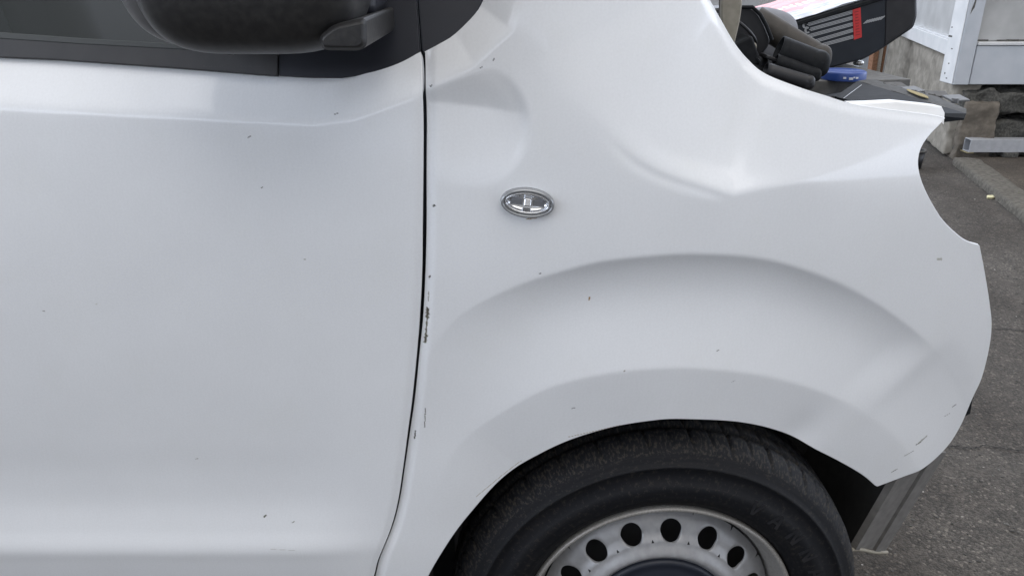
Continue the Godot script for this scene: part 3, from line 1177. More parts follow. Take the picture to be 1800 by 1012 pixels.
# ------------------------------------------------------------------ the van
func superq(st: SurfaceTool, c: Vector3, r: Vector3, e: float, nu := 48, nv := 32):
	var P := []
	for j in nv + 1:
		var b := -PI / 2 + PI * j / nv
		var row := []
		for i in nu + 1:
			var a := TAU * i / nu
			var cb := signf(cos(b)) * pow(absf(cos(b)), e)
			var sb := signf(sin(b)) * pow(absf(sin(b)), e)
			var ca := signf(cos(a)) * pow(absf(cos(a)), e)
			var sa := signf(sin(a)) * pow(absf(sin(a)), e)
			row.append(c + Vector3(r.x * cb * ca, r.y * sb, r.z * cb * sa))
		P.append(row)
	for j in nv:
		for i in nu:
			for m in [[0, 0], [1, 0], [1, 1], [0, 0], [1, 1], [0, 1]]:
				st.add_vertex(P[j + m[0]][i + m[1]])

func build_van():
	var van := thing("white_van", "white van with dented front wing, its lamp, bumper and bonnet gone", "van")
	# --- front door
	var o := PackedVector2Array()
	var dg := smooth_line(DOOR_GAP)
	var dt := smooth_line(DOOR_TOP)
	o.append_array(dg)
	o.append_array(dt)
	o.append(Vector2(-1.3, 0.3275))
	var rect := Rect2(-1.0, 0.3, 0.92, 0.98)
	var marks := [[-0.323, 1.142, 0.005, 30, 0.0015, 0.25, 0.25, 0.25], [-0.314, 1.079, 0.004, 30, 0.0015, 0.3, 0.3, 0.28], [-0.269, 0.984, 0.003, 0, 0.0016, 0.5, 0.5, 0.45], [-0.375, 0.563, 0.006, 50, 0.004, 0.30, 0.31, 0.26], [-0.333, 0.553, 0.006, 30, 0.002, 0.45, 0.46, 0.42], [-0.463, 0.666, 0.006, 20, 0.0015, 0.5, 0.5, 0.48], [-0.215, 1.169, 0.006, 15, 0.0015, 0.3, 0.3, 0.3], [-0.625, 0.91, 0.004, 0, 0.002, 0.5, 0.5, 0.48], [-0.35, 0.508, 0.06, -4, 0.0012, 0.74, 0.74, 0.73]]
	var door := put("front_door", panel(o, door_z, 0.005, rect), paint(-1.0, -0.08, 0.3, 1.28, 21, marks), van)
	put("belt_seal", panel(v2(SEAL), seal_z, 0.01, Rect2(0, 0, 1, 1), 0.012), M.seal, door)
	put("glass_lip", panel(v2(LIP_SEAL), lip_z, 0.01, Rect2(0, 0, 1, 1), 0.010), M.rubber_lip, door)
	put("corner_trim", panel(v2(TRIM_DOOR), trim_z, 0.01, Rect2(0, 0, 1, 1), 0.012), M.trim, door)
	var st := new_st()
	for e in [[Vector2(-1.3, 1.262), Vector2(-0.28, 1.215), Vector2(-0.28, 1.50), Vector2(-0.44, 1.82), Vector2(-1.3, 1.84)]]:
		var zs := func(y: float) -> float: return -0.012 - 0.3 * (y - 1.21)
		for t in [[0, 1, 2], [0, 2, 3], [0, 3, 4]]:
			for k in [t[0], t[2], t[1]]:
				st.set_normal(Vector3(0, 0.287, 0.958))
				st.add_vertex(Vector3(e[k].x, e[k].y, zs.call(e[k].y)))
	put("window_glass", st.commit(), M.glass, door)
	# --- wing
	o = PackedVector2Array()
	for q in smooth_line(GAP):
		o.append(q + Vector2(0.0015 * ss(0.6, 0.8, q.y), 0.0))
	o.append_array(smooth_line(FENDER_TOP))
	o.append_array(smooth_line(HOOD))
	o.append_array(smooth_line(LAMP_CUT))
	o.append_array(smooth_line(BUMPER_CUT))
	o.append_array(smooth_line(LIP))
	var clean := PackedVector2Array()
	for p in o:
		if clean.is_empty() or p.distance_to(clean[clean.size() - 1]) > 0.0004:
			clean.append(p)
	marks = [[-0.099, 1.055, 0.003, 40, 0.004, 0.2, 0.2, 0.19], [-0.108, 0.958, 0.003, 60, 0.004, 0.24, 0.23, 0.21], [-0.1135, 0.905, 0.020, 86, 0.007, 0.30, 0.29, 0.25], [-0.1155, 0.886, 0.046, 84, 0.0034, 0.36, 0.35, 0.30], [-0.1175, 0.867, 0.016, 78, 0.006, 0.32, 0.31, 0.26], [-0.111, 0.93, 0.02, 86, 0.0022, 0.55, 0.54, 0.50], [-0.124, 0.74, 0.05, 85, 0.0016, 0.38, 0.37, 0.36], [-0.140, 0.71, 0.02, 80, 0.003, 0.3, 0.3, 0.28], [-0.037, 1.224, 0.003, 20, 0.0016, 0.2, 0.2, 0.2], [-0.022, 1.233, 0.003, 60, 0.0014, 0.25, 0.25, 0.25], [-0.098, 1.202, 0.003, 40, 0.003, 0.25, 0.25, 0.24], [0.104, 0.921, 0.006, 85, 0.003, 0.50, 0.36, 0.16], [0.623, 0.940, 0.010, -8, 0.006, 0.66, 0.66, 0.63], [0.739, 0.655, 0.012, 24, 0.002, 0.22, 0.22, 0.22], [0.728, 0.640, 0.016, 14, 0.0012, 0.4, 0.4, 0.4], [0.684, 0.605, 0.024, 30, 0.006, 0.60, 0.61, 0.58], [0.676, 0.600, 0.016, 10, 0.0022, 0.34, 0.34, 0.33], [0.660, 0.586, 0.03, 16, 0.0016, 0.5, 0.5, 0.49], [0.638, 0.556, 0.016, 24, 0.0022, 0.42, 0.42, 0.41], [0.037, 0.964, 0.004, 25, 0.0015, 0.25, 0.25, 0.25], [0.088, 0.755, 0.008, 15, 0.0016, 0.33, 0.33, 0.33], [0.156, 0.816, 0.003, 40, 0.002, 0.4, 0.38, 0.34], [0.289, 0.838, 0.006, 25, 0.0014, 0.35, 0.35, 0.35], [0.316, 0.787, 0.006, 25, 0.0014, 0.4, 0.4, 0.4], [0.025, 1.039, 0.02, 8, 0.0025, 0.58, 0.50, 0.42], [0.12, 0.712, 0.12, 14, 0.0010, 0.62, 0.57, 0.5], [-0.02, 0.628, 0.14, 42, 0.0010, 0.6, 0.56, 0.5]]
	rect = Rect2(-0.26, 0.3, 1.06, 1.09)
	var fp := paint(-0.26, 0.80, 0.3, 1.39, 22, marks)
	M.paint = fp
	var fender := put("front_wing", panel(clean, fender_z, 0.003, rect, 0.010), fp, van)
	put("corner_trim", panel(v2(TRIM_FENDER), trim_z, 0.01, Rect2(0, 0, 1, 1), 0.012), M.trim, fender)
	# raised mounting flange behind the wing's front top edge
	st = new_st()
	var fl := [[0.4519, 1.1663, 0.0], [0.4843, 1.1610, 0.004], [0.524, 1.1575, 0.0075], [0.5725, 1.1500, 0.0085], [0.598, 1.1462, 0.0085], [0.6035, 1.1425, 0.005]]
	for i in fl.size() - 1:
		var rows := []
		for e in [fl[i], fl[i + 1]]:
			var z := fender_z(e[0], minf(e[1], 1.16)) - 0.006
			rows.append([Vector3(e[0], e[1] - 0.012, z), Vector3(e[0], e[1] + e[2] - 0.002, z - 0.004), Vector3(e[0], e[1] + e[2], z - 0.007), Vector3(e[0], e[1] + e[2] - 0.001, z - 0.03)])
		for k in 3:
			quad(st, rows[0][k], rows[0][k + 1], rows[1][k + 1], rows[1][k])
	put("mounting_flange", finish(st), M.white_part, fender)
	# --- side repeater lamp
	build_repeater(van)
	build_mirror(van)
	build_wheel(van)
	# --- wheel-arch liner, closed behind
	st = new_st()
	lathe(st, Vector3(0.235, 0.335, 0), [[0.405, -0.022], [0.41, -0.10], [0.41, -0.38], [0.02, -0.40]], 50, deg_to_rad(75), deg_to_rad(200))
	lathe(st, Vector3(0.235, 0.335, 0), [[0.42, -0.105], [0.42, -0.38], [0.02, -0.40]], 30, deg_to_rad(30), deg_to_rad(76))
	quad(st, LA0, LA0 + Vector3(0, 0, -0.3), LA1 + Vector3(0, 0, -0.3), LA1)
	quad(st, Vector3(0.558, 0.452, -0.38), Vector3(0.62, 0.46, -0.38), Vector3(0.62, 0.10, -0.38), Vector3(-0.2, 0.10, -0.38))
	quad(st, Vector3(-0.3, 0.10, -0.40), Vector3(-0.3, 0.8, -0.40), Vector3(0.62, 0.8, -0.40), Vector3(0.62, 0.10, -0.40))
	put("arch_liner", finish(st, false), M.liner, van)
	build_splash(van)
	# --- hidden structure: inner wing, deck of the engine bay, far side
	st = new_st()
	rbox(st, Vector3(0.22, 0.93, -0.20), Vector3(0.62, 0.36, 0.05), 0.01)
	rbox(st, Vector3(0.28, 1.035, -0.86), Vector3(0.56, 0.05, 1.36), 0.01)
	rbox(st, Vector3(0.73, 1.050, -1.08), Vector3(0.36, 0.014, 0.92), 0.004)
	rbox(st, Vector3(-0.12, 0.80, -0.9), Vector3(0.06, 1.1, 1.6), 0.01)
	rbox(st, Vector3(0.38, 0.80, -1.62), Vector3(0.9, 0.6, 0.06), 0.01)
	rbox(st, Vector3(0.38, 0.62, -0.92), Vector3(0.46, 0.7, 0.7), 0.04)
	put("engine_bay", st.commit(), M.dusty_dark, van)
	st = new_st()
	rbox(st, Vector3(-0.66, 0.62, -0.75), Vector3(1.2, 0.7, 1.3), 0.02)
	rbox(st, Vector3(-0.75, 1.22, -0.55), Vector3(0.14, 0.62, 0.46), 0.05, Basis(Vector3.BACK, 0.2))
	rbox(st, Vector3(-0.20, 1.08, -0.9), Vector3(0.3, 0.26, 1.5), 0.05)
	rbox(st, Vector3(-1.34, 1.25, -0.9), Vector3(0.04, 1.3, 1.6), 0.01)
	put("cab_interior", st.commit(), M.dark, van)
	# shell behind and above the frame
	st = new_st()
	rbox(st, Vector3(-0.36, 1.62, -0.125), Vector3(0.075, 0.66, 0.05), 0.02, Basis(Vector3.BACK, 0.72) * Basis(Vector3.RIGHT, -0.28))
	rbox(st, Vector3(-2.6, 1.92, -0.93), Vector3(4.0, 0.08, 1.46), 0.035)
	rbox(st, Vector3(-2.9, 1.58, -0.14), Vector3(3.15, 0.68, 0.10), 0.03, Basis(Vector3.RIGHT, -0.25))
	rbox(st, Vector3(-2.9, 0.78, -0.03), Vector3(3.15, 0.94, 0.14), 0.04)
	rbox(st, Vector3(-2.6, 1.1, -1.80), Vector3(4.0, 1.6, 0.10), 0.04)
	rbox(st, Vector3(-4.5, 1.15, -0.93), Vector3(0.10, 1.56, 1.7), 0.04)
	put("body_shell", st.commit(), M.white_part, van)
	st = new_st()
	rbox(st, Vector3(-2.3, 0.28, -0.93), Vector3(4.2, 0.08, 1.6), 0.02)
	put("underfloor", st.commit(), M.dark, van)
	# dark bracket poking out behind the wing's nose
	st = new_st()
	prism(st, PackedVector2Array([Vector2(0.7474, 0.6562), Vector2(0.7909, 0.6450), Vector2(0.7953, 0.6472), Vector2(0.7980, 0.6133), Vector2(0.7894, 0.6075), Vector2(0.7582, 0.6053)]), -0.18, -0.21, 0.002)
	prism(st, PackedVector2Array([Vector2(0.7519, 0.5879), Vector2(0.7696, 0.5983), Vector2(0.7905, 0.6201), Vector2(0.7901, 0.6133), Vector2(0.7728, 0.5926), Vector2(0.7556, 0.5705)]), -0.18, -0.22, 0.002)
	put("bracket", st.commit(), M.dusty_dark, van)

func build_repeater(van: Node3D):
	var c := Vector3(0.0195, 1.0605, fender_z(0.0195, 1.0605))
	var lamp := Node3D.new()
	lamp.name = "side_repeater"
	lamp.position = c + Vector3(0, 0, 0.0075)
	lamp.rotation_degrees = Vector3(0, 0, -6)
	lamp.scale = Vector3(0.95, 0.90, 1.0)
	van.add_child(lamp, true)
	var oval := func(st: SurfaceTool, prof: Array, n := 64):
		# rings of [half width, half height, z]
		for i in n:
			for k in prof.size() - 1:
				var q := []
				for e in [[i, k], [i + 1, k], [i + 1, k + 1], [i, k + 1]]:
					var a: float = TAU * e[0] / n
					var p = prof[e[1]]
					q.append(Vector3(cos(a) * p[0], sin(a) * p[1], p[2]))
				for m in [0, 1, 2, 0, 2, 3]:
					st.add_vertex(q[m])
	var st := new_st()
	oval.call(st, [[0.0362, 0.0212, -0.010], [0.0355, 0.0205, 0.0005], [0.0340, 0.0190, 0.0022], [0.0322, 0.0172, 0.0018], [0.0314, 0.0164, -0.001]])
	put("bezel", finish(st), M.bezel, lamp)
	st = new_st()
	oval.call(st, [[0.0316, 0.0166, -0.0025], [0.0302, 0.0152, -0.0006], [0.0282, 0.0134, 0.0002], [0.0274, 0.0124, -0.0012], [0.0245, 0.0100, -0.0056], [0.018, 0.0060, -0.0064], [0.0005, 0.0005, -0.0066]])
	put("reflector", finish(st), M.chrome, lamp)
	st = new_st()
	rbox(st, Vector3(0, 0.0005, -0.004), Vector3(0.011, 0.0125, 0.006), 0.0025, Basis(Vector3.RIGHT, -0.25))
	put("bulb_holder", st.commit(), M.chrome, lamp)
	for sx in [-1.0, 1.0]:
		st = new_st()
		rbox(st, Vector3(0.0145 * sx, 0.0, -0.0056), Vector3(0.015, 0.0085, 0.002), 0.0008)
		put("grey_insert", st.commit(), M.insert, lamp)
	st = new_st()
	oval.call(st, [[0.0318, 0.0169, 0.0018], [0.027, 0.0142, 0.0032], [0.016, 0.0085, 0.0041], [0.0005, 0.0003, 0.0044]])
	put("lens", finish(st), M.lens, lamp)

func build_mirror(van: Node3D):
	var mir := Node3D.new()
	mir.name = "door_mirror"
	mir.position = Vector3(-0.27, 1.25, 0.10)
	van.add_child(mir, true)
	var st := new_st()
	superq(st, Vector3(0.006, 0.150, 0.03), Vector3(0.117, 0.148, 0.085), 0.5, 64, 44)
	put("housing", finish(st), M.housing, mir)
	st = new_st()
	superq(st, Vector3(-0.016, 0.152, -0.004), Vector3(0.129, 0.148, 0.078), 0.5, 64, 44)
	put("glass_surround", finish(st), M.housing_rim, mir)
	st = new_st()
	var arm := PackedVector2Array()
	for q in [Vector2(-0.1860, 1.2605), Vector2(-0.1895, 1.2680), Vector2(-0.1880, 1.2750), Vector2(-0.1735, 1.2850), Vector2(-0.1416, 1.2915), Vector2(-0.1425, 1.2650), Vector2(-0.150, 1.2600)]:
		arm.append(q - Vector2(-0.27, 1.25))
	prism(st, smooth_corner(arm, 0.006), 0.105, -0.10, 0.005)
	put("arm", st.commit(), M.housing, mir)
	st = new_st()
	rbox(st, Vector3(0.105, 0.20, -0.06), Vector3(0.03, 0.33, 0.10), 0.012)
	put("foot", st.commit(), M.trim, mir)
	st = new_st()
	rbox(st, Vector3(-0.028, 0.0045, 0.042), Vector3(0.010, 0.010, 0.010), 0.004)
	put("drain_nub", st.commit(), M.black_plastic, mir)

func build_wheel(van: Node3D):
	var wheel := Node3D.new()
	wheel.name = "front_wheel"
	wheel.position = WHEEL_C
	wheel.rotation.y = 0.03
	van.add_child(wheel, true)
	# tyre: sidewall and tread
	var st := new_st()
	lathe(st, Vector3.ZERO, [[0.205, -0.20], [0.2228, -0.004], [0.2275, 0.002], [0.233, 0.0090], [0.240, 0.0125], [0.2405, 0.0140], [0.250, 0.0165], [0.262, 0.018], [0.274, 0.0178], [0.2745, 0.0168], [0.288, 0.0150], [0.300, 0.0115], [0.3005, 0.0125], [0.304, 0.0115], [0.3045, 0.0098], [0.312, 0.006], [0.320, 0.0005]], 160, 0.0, TAU, null, 3.0)
	put("tyre", finish(st), rubber(31, 0.30, 0.10), wheel)
	st = new_st()
	var prof := [[0.319, 0.0012], [0.322, -0.001], [0.3265, -0.006], [0.331, -0.013], [0.335, -0.021], [0.338, -0.028], [0.3395, -0.034], [0.340, -0.040], [0.332, -0.0415], [0.332, -0.050], [0.341, -0.0515], [0.342, -0.065], [0.3425, -0.080], [0.333, -0.0815], [0.333, -0.092], [0.3425, -0.0935], [0.3425, -0.130], [0.333, -0.1315], [0.333, -0.142], [0.341, -0.1435], [0.338, -0.19], [0.325, -0.205], [0.30, -0.215], [0.2, -0.20]]
	var dent := func(a: float, k: int) -> float:
		if k < 1 or k > 21:
			return 0.0
		var f := fposmod(a * 62.0 / TAU + prof[k][1] * 6.0 + 0.12 * sin(a * 9.0), 1.0)
		var g := fposmod(a * 31.0 / TAU, 1.0)
		var deep := 0.0040 if g < 0.5 else 0.0022
		if k <= 3:
			deep *= 0.45 * k / 3.0 + (0.15 if g < 0.5 else 0.0)
		return -deep * (1.0 - smoothstep(0.07, 0.11, absf(f - 0.5)))
	lathe(st, Vector3.ZERO, prof, 744, 0.0, TAU, dent, 6.0)
	put("tread", finish(st), rubber(32, 0.05, 0.30), wheel)
	# worn raised letters on the sidewall
	var font := SystemFont.new()
	font.font_names = PackedStringArray(["Droid Sans"])
	font.font_weight = 700
	var word := "VANNAV"
	for i in word.length():
		var tm := TextMesh.new()
		tm.text = word[i]
		tm.font = font
		tm.font_size = 32
		tm.pixel_size = 0.0011
		tm.depth = 0.0007
		var a := deg_to_rad(60.0 - i * 9.5)
		var l := put("raised_letter", tm, M.tyre, wheel)
		l.position = Vector3(cos(a) * 0.264, sin(a) * 0.264, 0.0179)
		l.rotation.z = a - PI / 2
	# steel rim
	st = new_st()
	lathe(st, Vector3.ZERO, [[0.2236, -0.004], [0.2236, 0.003], [0.2222, 0.0062], [0.2198, 0.0074], [0.2170, 0.0060], [0.2148, 0.001], [0.2125, -0.006], [0.2095, -0.014], [0.206, -0.022], [0.199, -0.030], [0.1955, -0.042], [0.1945, -0.060], [0.186, -0.075], [0.182, -0.18]], 128)
	put("rim", finish(st), M.flange, wheel)
	# disc with sixteen round holes
	var zf := func(r: float) -> float:
		if r < 0.128:
			return lerpf(-0.004, 0.004, smoothstep(0.116, 0.128, r))
		if r < 0.146:
			return lerpf(0.004, -0.007, smoothstep(0.128, 0.148, r) * 0.9)
		return -0.006 - 0.010 * smoothstep(0.146, 0.162, r) - 0.022 * pow(clampf((r - 0.158) / 0.034, 0.0, 1.0), 1.7)
	st = new_st()
	var n := 40
	var step := TAU / 16.0
	for s in 16:
		var a0 := deg_to_rad(85.5) + s * step
		var hc := 0.1625
		var pts := []
		for i in n + 1:
			var t := TAU * i / n
			var d := Vector2(cos(t), sin(t))
			# hole rim and sector edge in (arc length, radius)
			var hu := d * Vector2(0.0172, 0.0168) * (1.0 + 0.02 * sin(3.0 * t + s))
			var hw := step * 0.5 * hc
			var lo := 0.1475 - hc
			var hi := 0.1925 - hc
			var k := 1e9
			if absf(d.x) > 1e-6:
				k = minf(k, hw / absf(d.x))
			if d.y > 1e-6:
				k = minf(k, hi / d.y)
			elif d.y < -1e-6:
				k = minf(k, lo / d.y)
			var row := []
			row.append(Vector3(hu.x, hu.y, -0.0045))
			row.append(Vector3(hu.x, hu.y, -0.0006))
			row.append(Vector3(hu.x * 1.05, hu.y * 1.05, 0.0))
			for m in [0.25, 0.5, 0.75, 1.0]:
				var e := (hu * 1.05).lerp(d * k, m)
				row.append(Vector3(e.x, e.y, 0.0))
			pts.append(row)
		for i in n:
			for k in 6:
				var ids := [[i, k], [i, k + 1], [i + 1, k + 1], [i + 1, k]]
				for m in [0, 2, 1, 0, 3, 2]:
					var p: Vector3 = pts[ids[m][0]][ids[m][1]]
					var r := hc + p.y
					var a := a0 + p.x / hc
					st.add_vertex(Vector3(cos(a) * r, sin(a) * r, zf.call(r) + p.z))
	var inner := []
	for i in 16:
		var r := 0.114 + (0.1476 - 0.114) * i / 15.0
		inner.append([r, zf.call(r)])
	inner.reverse()
	lathe(st, Vector3.ZERO, inner, 160)
	put("disc", finish(st), M.silver, wheel)
	st = new_st()
	lathe(st, Vector3.ZERO, [[0.1185, -0.004], [0.1175, 0.002], [0.1145, 0.0048], [0.110, 0.0052], [0.106, 0.004], [0.10, 0.006], [0.07, 0.014], [0.03, 0.018], [0.0005, 0.0185]], 96)
	put("hub_cap", finish(st), M.cap, wheel)
	st = new_st()
	lathe(st, Vector3.ZERO, [[0.19, -0.12], [0.0005, -0.12]], 48)
	put("brake_backplate", finish(st), M.dark, wheel)

func build_splash(van: Node3D):
	# ribbed grey front end of the arch liner hanging below the wing
	var A0 := LA0
	var A1 := LA1
	var B0 := LB0
	var B1 := LB1
	var node := Node3D.new()
	node.name = "liner_flange"
	van.add_child(node, true)
	var nrm := (A1 - A0).cross(B0 - A0).normalized()
	if nrm.z < 0:
		nrm = -nrm
	var cuts := [[0.0, 0.11, 0.006], [0.13, 0.60, 0.0], [0.63, 0.80, 0.004], [0.82, 1.0, 0.001]]
	for c in cuts:
		var st := new_st(true)
		var q := []
		for e in [[c[0], 0], [c[1], 0], [c[1], 1], [c[0], 1]]:
			q.append((A0.lerp(B0, e[0]) if e[1] == 0 else A1.lerp(B1, e[0])) + nrm * c[2])
		var bk := -nrm * 0.012
		quad(st, q[0], q[1], q[2], q[3])
		quad(st, q[0], q[0] + bk, q[1] + bk, q[1])
		quad(st, q[1], q[1] + bk, q[2] + bk, q[2])
		quad(st, q[2], q[2] + bk, q[3] + bk, q[3])
		quad(st, q[3], q[3] + bk, q[0] + bk, q[0])
		put("rib", finish(st, false), M.flap, node)
	var st2 := new_st()
	var pts := PackedVector3Array()
	for i in 9:
		var t := -0.06 + 1.12 * i / 8.0
		pts.append(A1.lerp(B1, t) + Vector3(0, -0.003 + 0.0015 * sin(t * 7.0), 0.002))
	tube(st2, pts, 0.0034, 12)
	put("beading", st2.commit(), M.beige, node)

# ------------------------------------------------------------------ loose things lying in the open engine bay
func build_bay_things():
	# black tool case with printed spanners
	var box := thing("tool_case", "black case with silver tool print and red label, tilted", "case", Vector3(0.82, 1.06, -1.1))
	var off := Vector3(0.82, 1.06, -1.1)
	var st := new_st()
	prism(st, smooth_corner(PackedVector2Array([Vector2(0.6637, 1.0661), Vector2(0.6744, 1.1959), Vector2(0.9620, 1.2819), Vector2(0.9744, 1.2180), Vector2(0.9712, 1.1920), Vector2(0.9033, 1.1418), Vector2(0.8630, 1.1177)]), 0.008), -1.0, -1.26, 0.004, Vector2(-0.02, 0.0))
	put_at("body", st.commit(), M.box, box, off)
	st = new_st()
	prism(st, PackedVector2Array([Vector2(0.8905, 1.2590), Vector2(0.9570, 1.2785), Vector2(0.9690, 1.2185), Vector2(0.9655, 1.1945), Vector2(0.9070, 1.1510)]), -0.9975, -1.002, 0.002)
	put_at("end_panel", st.commit(), M.black_plastic, box, off)
	st = new_st()
	var e0 := Vector2(0.6760, 1.1925)
	var e1b := Vector2(0.9600, 1.2775)
	prism(st, PackedVector2Array([e0, e1b, e1b + Vector2(-0.003, 0.010), e0 + Vector2(-0.003, 0.010)]), -0.994, -1.02, 0.002)
	put_at("lid_edge", st.commit(), M.dusty_dark, box, off)
	# printed spanners: five pairs of shafts with open heads
	var L0 := [Vector2(0.700, 1.1950), Vector2(0.7065, 1.1835), Vector2(0.7040, 1.1680), Vector2(0.7200, 1.1555), Vector2(0.7330, 1.1455)]
	var R0 := [Vector2(0.8162, 1.2280), Vector2(0.8190, 1.2145), Vector2(0.8215, 1.2000), Vector2(0.8245, 1.1860), Vector2(0.8275, 1.1710)]
	for i in 5:
		st = new_st()
		var d: Vector2 = (R0[i] - L0[i]).normalized()
		var u := Vector2(-d.y, d.x)
		for s in [-0.0030, 0.0, 0.0030]:
			var a: Vector2 = L0[i] + u * s + d * (0.012 + absf(s))
			var b: Vector2 = R0[i] + u * s
			prism(st, PackedVector2Array([a - u * 0.00085, b - u * 0.00085, b + u * 0.00085, a + u * 0.00085]), -0.9982, -0.9996, 0.0001)
		if i < 3:
			var hd := PackedVector2Array()
			for k in 13:
				var t := deg_to_rad(60.0 + 240.0 * k / 12.0) + d.angle()
				hd.append(L0[i] + d * 0.008 + Vector2(cos(t), sin(t)) * 0.0075)
			for k in 13:
				var t := deg_to_rad(300.0 - 240.0 * k / 12.0) + d.angle()
				hd.append(L0[i] + d * 0.009 + Vector2(cos(t), sin(t)) * 0.0042)
			prism(st, hd, -0.9982, -0.9996, 0.0001)
		put_at("tool_print", st.commit(), M.silver_print, box, off)
	st = new_st()
	prism(st, PackedVector2Array([Vector2(0.8150, 1.2325), Vector2(0.8330, 1.2380), Vector2(0.8475, 1.1695), Vector2(0.8295, 1.1635)]), -0.9970, -0.9995, 0.0003)
	var red := put_at("red_label", st.commit(), M.red, box, off)
	st = new_st()
	for i in 9:   # dark marks of the print on the label, too small to read
		var c := Vector2(0.8240, 1.2310).lerp(Vector2(0.8375, 1.1720), (i + 0.5) / 9.0)
		var w := rng.randf_range(0.003, 0.0055)
		prism(st, PackedVector2Array([c + Vector2(-w, -0.0016), c + Vector2(w, 0.0004), c + Vector2(w - 0.001, 0.0022), c + Vector2(-w + 0.001, 0.0008)]), -0.9964, -0.9975, 0.0001)
	put("print", st.commit(), M.red_dark, red).position = Vector3.ZERO
	red.get_child(0).position = Vector3.ZERO
	st = new_st()
	for i in 8:
		var a := Vector2(0.846 + i * 0.0055, 1.2005 + i * 0.0013)
		prism(st, PackedVector2Array([a, a + Vector2(0.003, 0.0), a + Vector2(0.012, 0.009), a + Vector2(0.009, 0.009)]), -0.9984, -0.9998, 0.0001)
	put_at("hatched_print", st.commit(), M.silver_print, box, off)
	# printed sheet on the case
	var r := RandomNumberGenerator.new()
	r.seed = 12
	var S := 256
	var im := Image.create(S, S, false, Image.FORMAT_RGB8)
	var nz := FastNoiseLite.new()
	nz.seed = 8
	nz.frequency = 0.02
	for y in S:
		for x in S:
			var v := nz.get_noise_2d(x, y * 2.0)
			var w := Color(0.66, 0.67, 0.69).lerp(Color(0.40, 0.41, 0.43), clampf(v * 1.5 + 0.25, 0, 1))
			var edge := 0.66 + 0.14 * nz.get_noise_2d(x * 1.5, 40.0)
			if y < S * edge:
				w = Color(0.74, 0.26, 0.28).lerp(Color(0.80, 0.42, 0.42), clampf(v + 0.5, 0, 1))
			im.set_pixel(x, y, w)
	for k in 9:
		im.fill_rect(Rect2i(30 + k * 14, 96 + r.randi_range(0, 6), 8, 30), Color(0.85, 0.78, 0.62))
		im.fill_rect(Rect2i(60 + k * 17, 205 + r.randi_range(-12, 12), r.randi_range(3, 10), 3), Color(0.35, 0.28, 0.28))
	var sm := StandardMaterial3D.new()
	sm.albedo_texture = ImageTexture.create_from_image(im)
	sm.roughness = 0.35
	st = new_st()
	var a0 := Vector3(0.668, 1.2005, -1.0)
	var ax := Vector3(0.286, 0.0855, 0.0)
	var ay := Vector3(-0.03, 0.012, -0.27)
	var N := 14
	for i in N:
		for j in N:
			for e in [[0, 0], [0, 1], [1, 1], [0, 0], [1, 1], [1, 0]]:
				var u := float(i + e[0]) / N
				var v := float(j + e[1]) / N
				st.set_uv(Vector2(u, 1.0 - v))
				st.add_vertex(a0 + ax * u + ay * v + Vector3(0, 0.006 + 0.004 * nz.get_noise_2d(u * 160.0, v * 160.0), 0))
	var sh := put("printed_sheet", finish(st), sm)
	tag(sh, "crinkled red and white printed sheet on top of the black case", "sheet")
	# grey rounded cover behind the black parts
	st = new_st()
	superq(st, Vector3(0.0, 0.07, 0.0), Vector3(0.066, 0.066, 0.07), 0.75)
	var gc := put("grey_cover", finish(st), M.grey_cloth)
	gc.position = Vector3(0.585, 1.105, -0.95)
	gc.rotation_degrees = Vector3(0, 0, -12)
	tag(gc, "rounded grey cover left of the printed sheet", "cover")
	# black housing with an arched outline
	var cowl := thing("black_housing", "black arched plastic housing beside the beige strip", "engine part", Vector3(0.48, 1.06, -0.74))
	st = new_st()
	prism(st, smooth_corner(PackedVector2Array([Vector2(0.40, 1.06), Vector2(0.40, 1.250), Vector2(0.4625, 1.2564), Vector2(0.4881, 1.2542), Vector2(0.5060, 1.2399), Vector2(0.5212, 1.2178), Vector2(0.5360, 1.1899), Vector2(0.5300, 1.1729), Vector2(0.510, 1.145), Vector2(0.49, 1.06)]), 0.01), -0.70, -0.78, 0.004)
	put_at("shell", st.commit(), M.black_plastic, cowl, Vector3(0.48, 1.06, -0.74))
	st = new_st()
	var lip := PackedVector3Array([Vector3(0.44, 1.254, -0.695), Vector3(0.4881, 1.2542, -0.695), Vector3(0.5060, 1.2399, -0.695), Vector3(0.5212, 1.2178, -0.695), Vector3(0.536, 1.19, -0.695)])
	tube(st, lip, 0.004, 8)
	put_at("edge_bead", st.commit(), M.dusty_dark, cowl, Vector3(0.48, 1.06, -0.74))
	st = new_st()
	rbox(st, Vector3(0.462, 1.165, -0.66), Vector3(0.06, 0.06, 0.06), 0.006, Basis(Vector3.BACK, 0.45))
	put_at("socket", st.commit(), M.dusty_dark, cowl, Vector3(0.48, 1.06, -0.74))
	st = new_st()
	tube(st, PackedVector3Array([Vector3(0.470, 1.135, -0.60), Vector3(0.505, 1.135, -0.66)]), 0.014, 18, 0.003)
	tube(st, PackedVector3Array([Vector3(0.485, 1.150, -0.63), Vector3(0.515, 1.148, -0.68)]), 0.013, 18, 0.003)
	put_at("hose_stub", st.commit(), M.dusty_dark, cowl, Vector3(0.48, 1.06, -0.74))
	st = new_st()
	superq(st, Vector3(0.487, 1.177, -0.655), Vector3(0.007, 0.012, 0.006), 0.8, 20, 12)
	put_at("clip", finish(st), M.beige, cowl, Vector3(0.48, 1.06, -0.74))
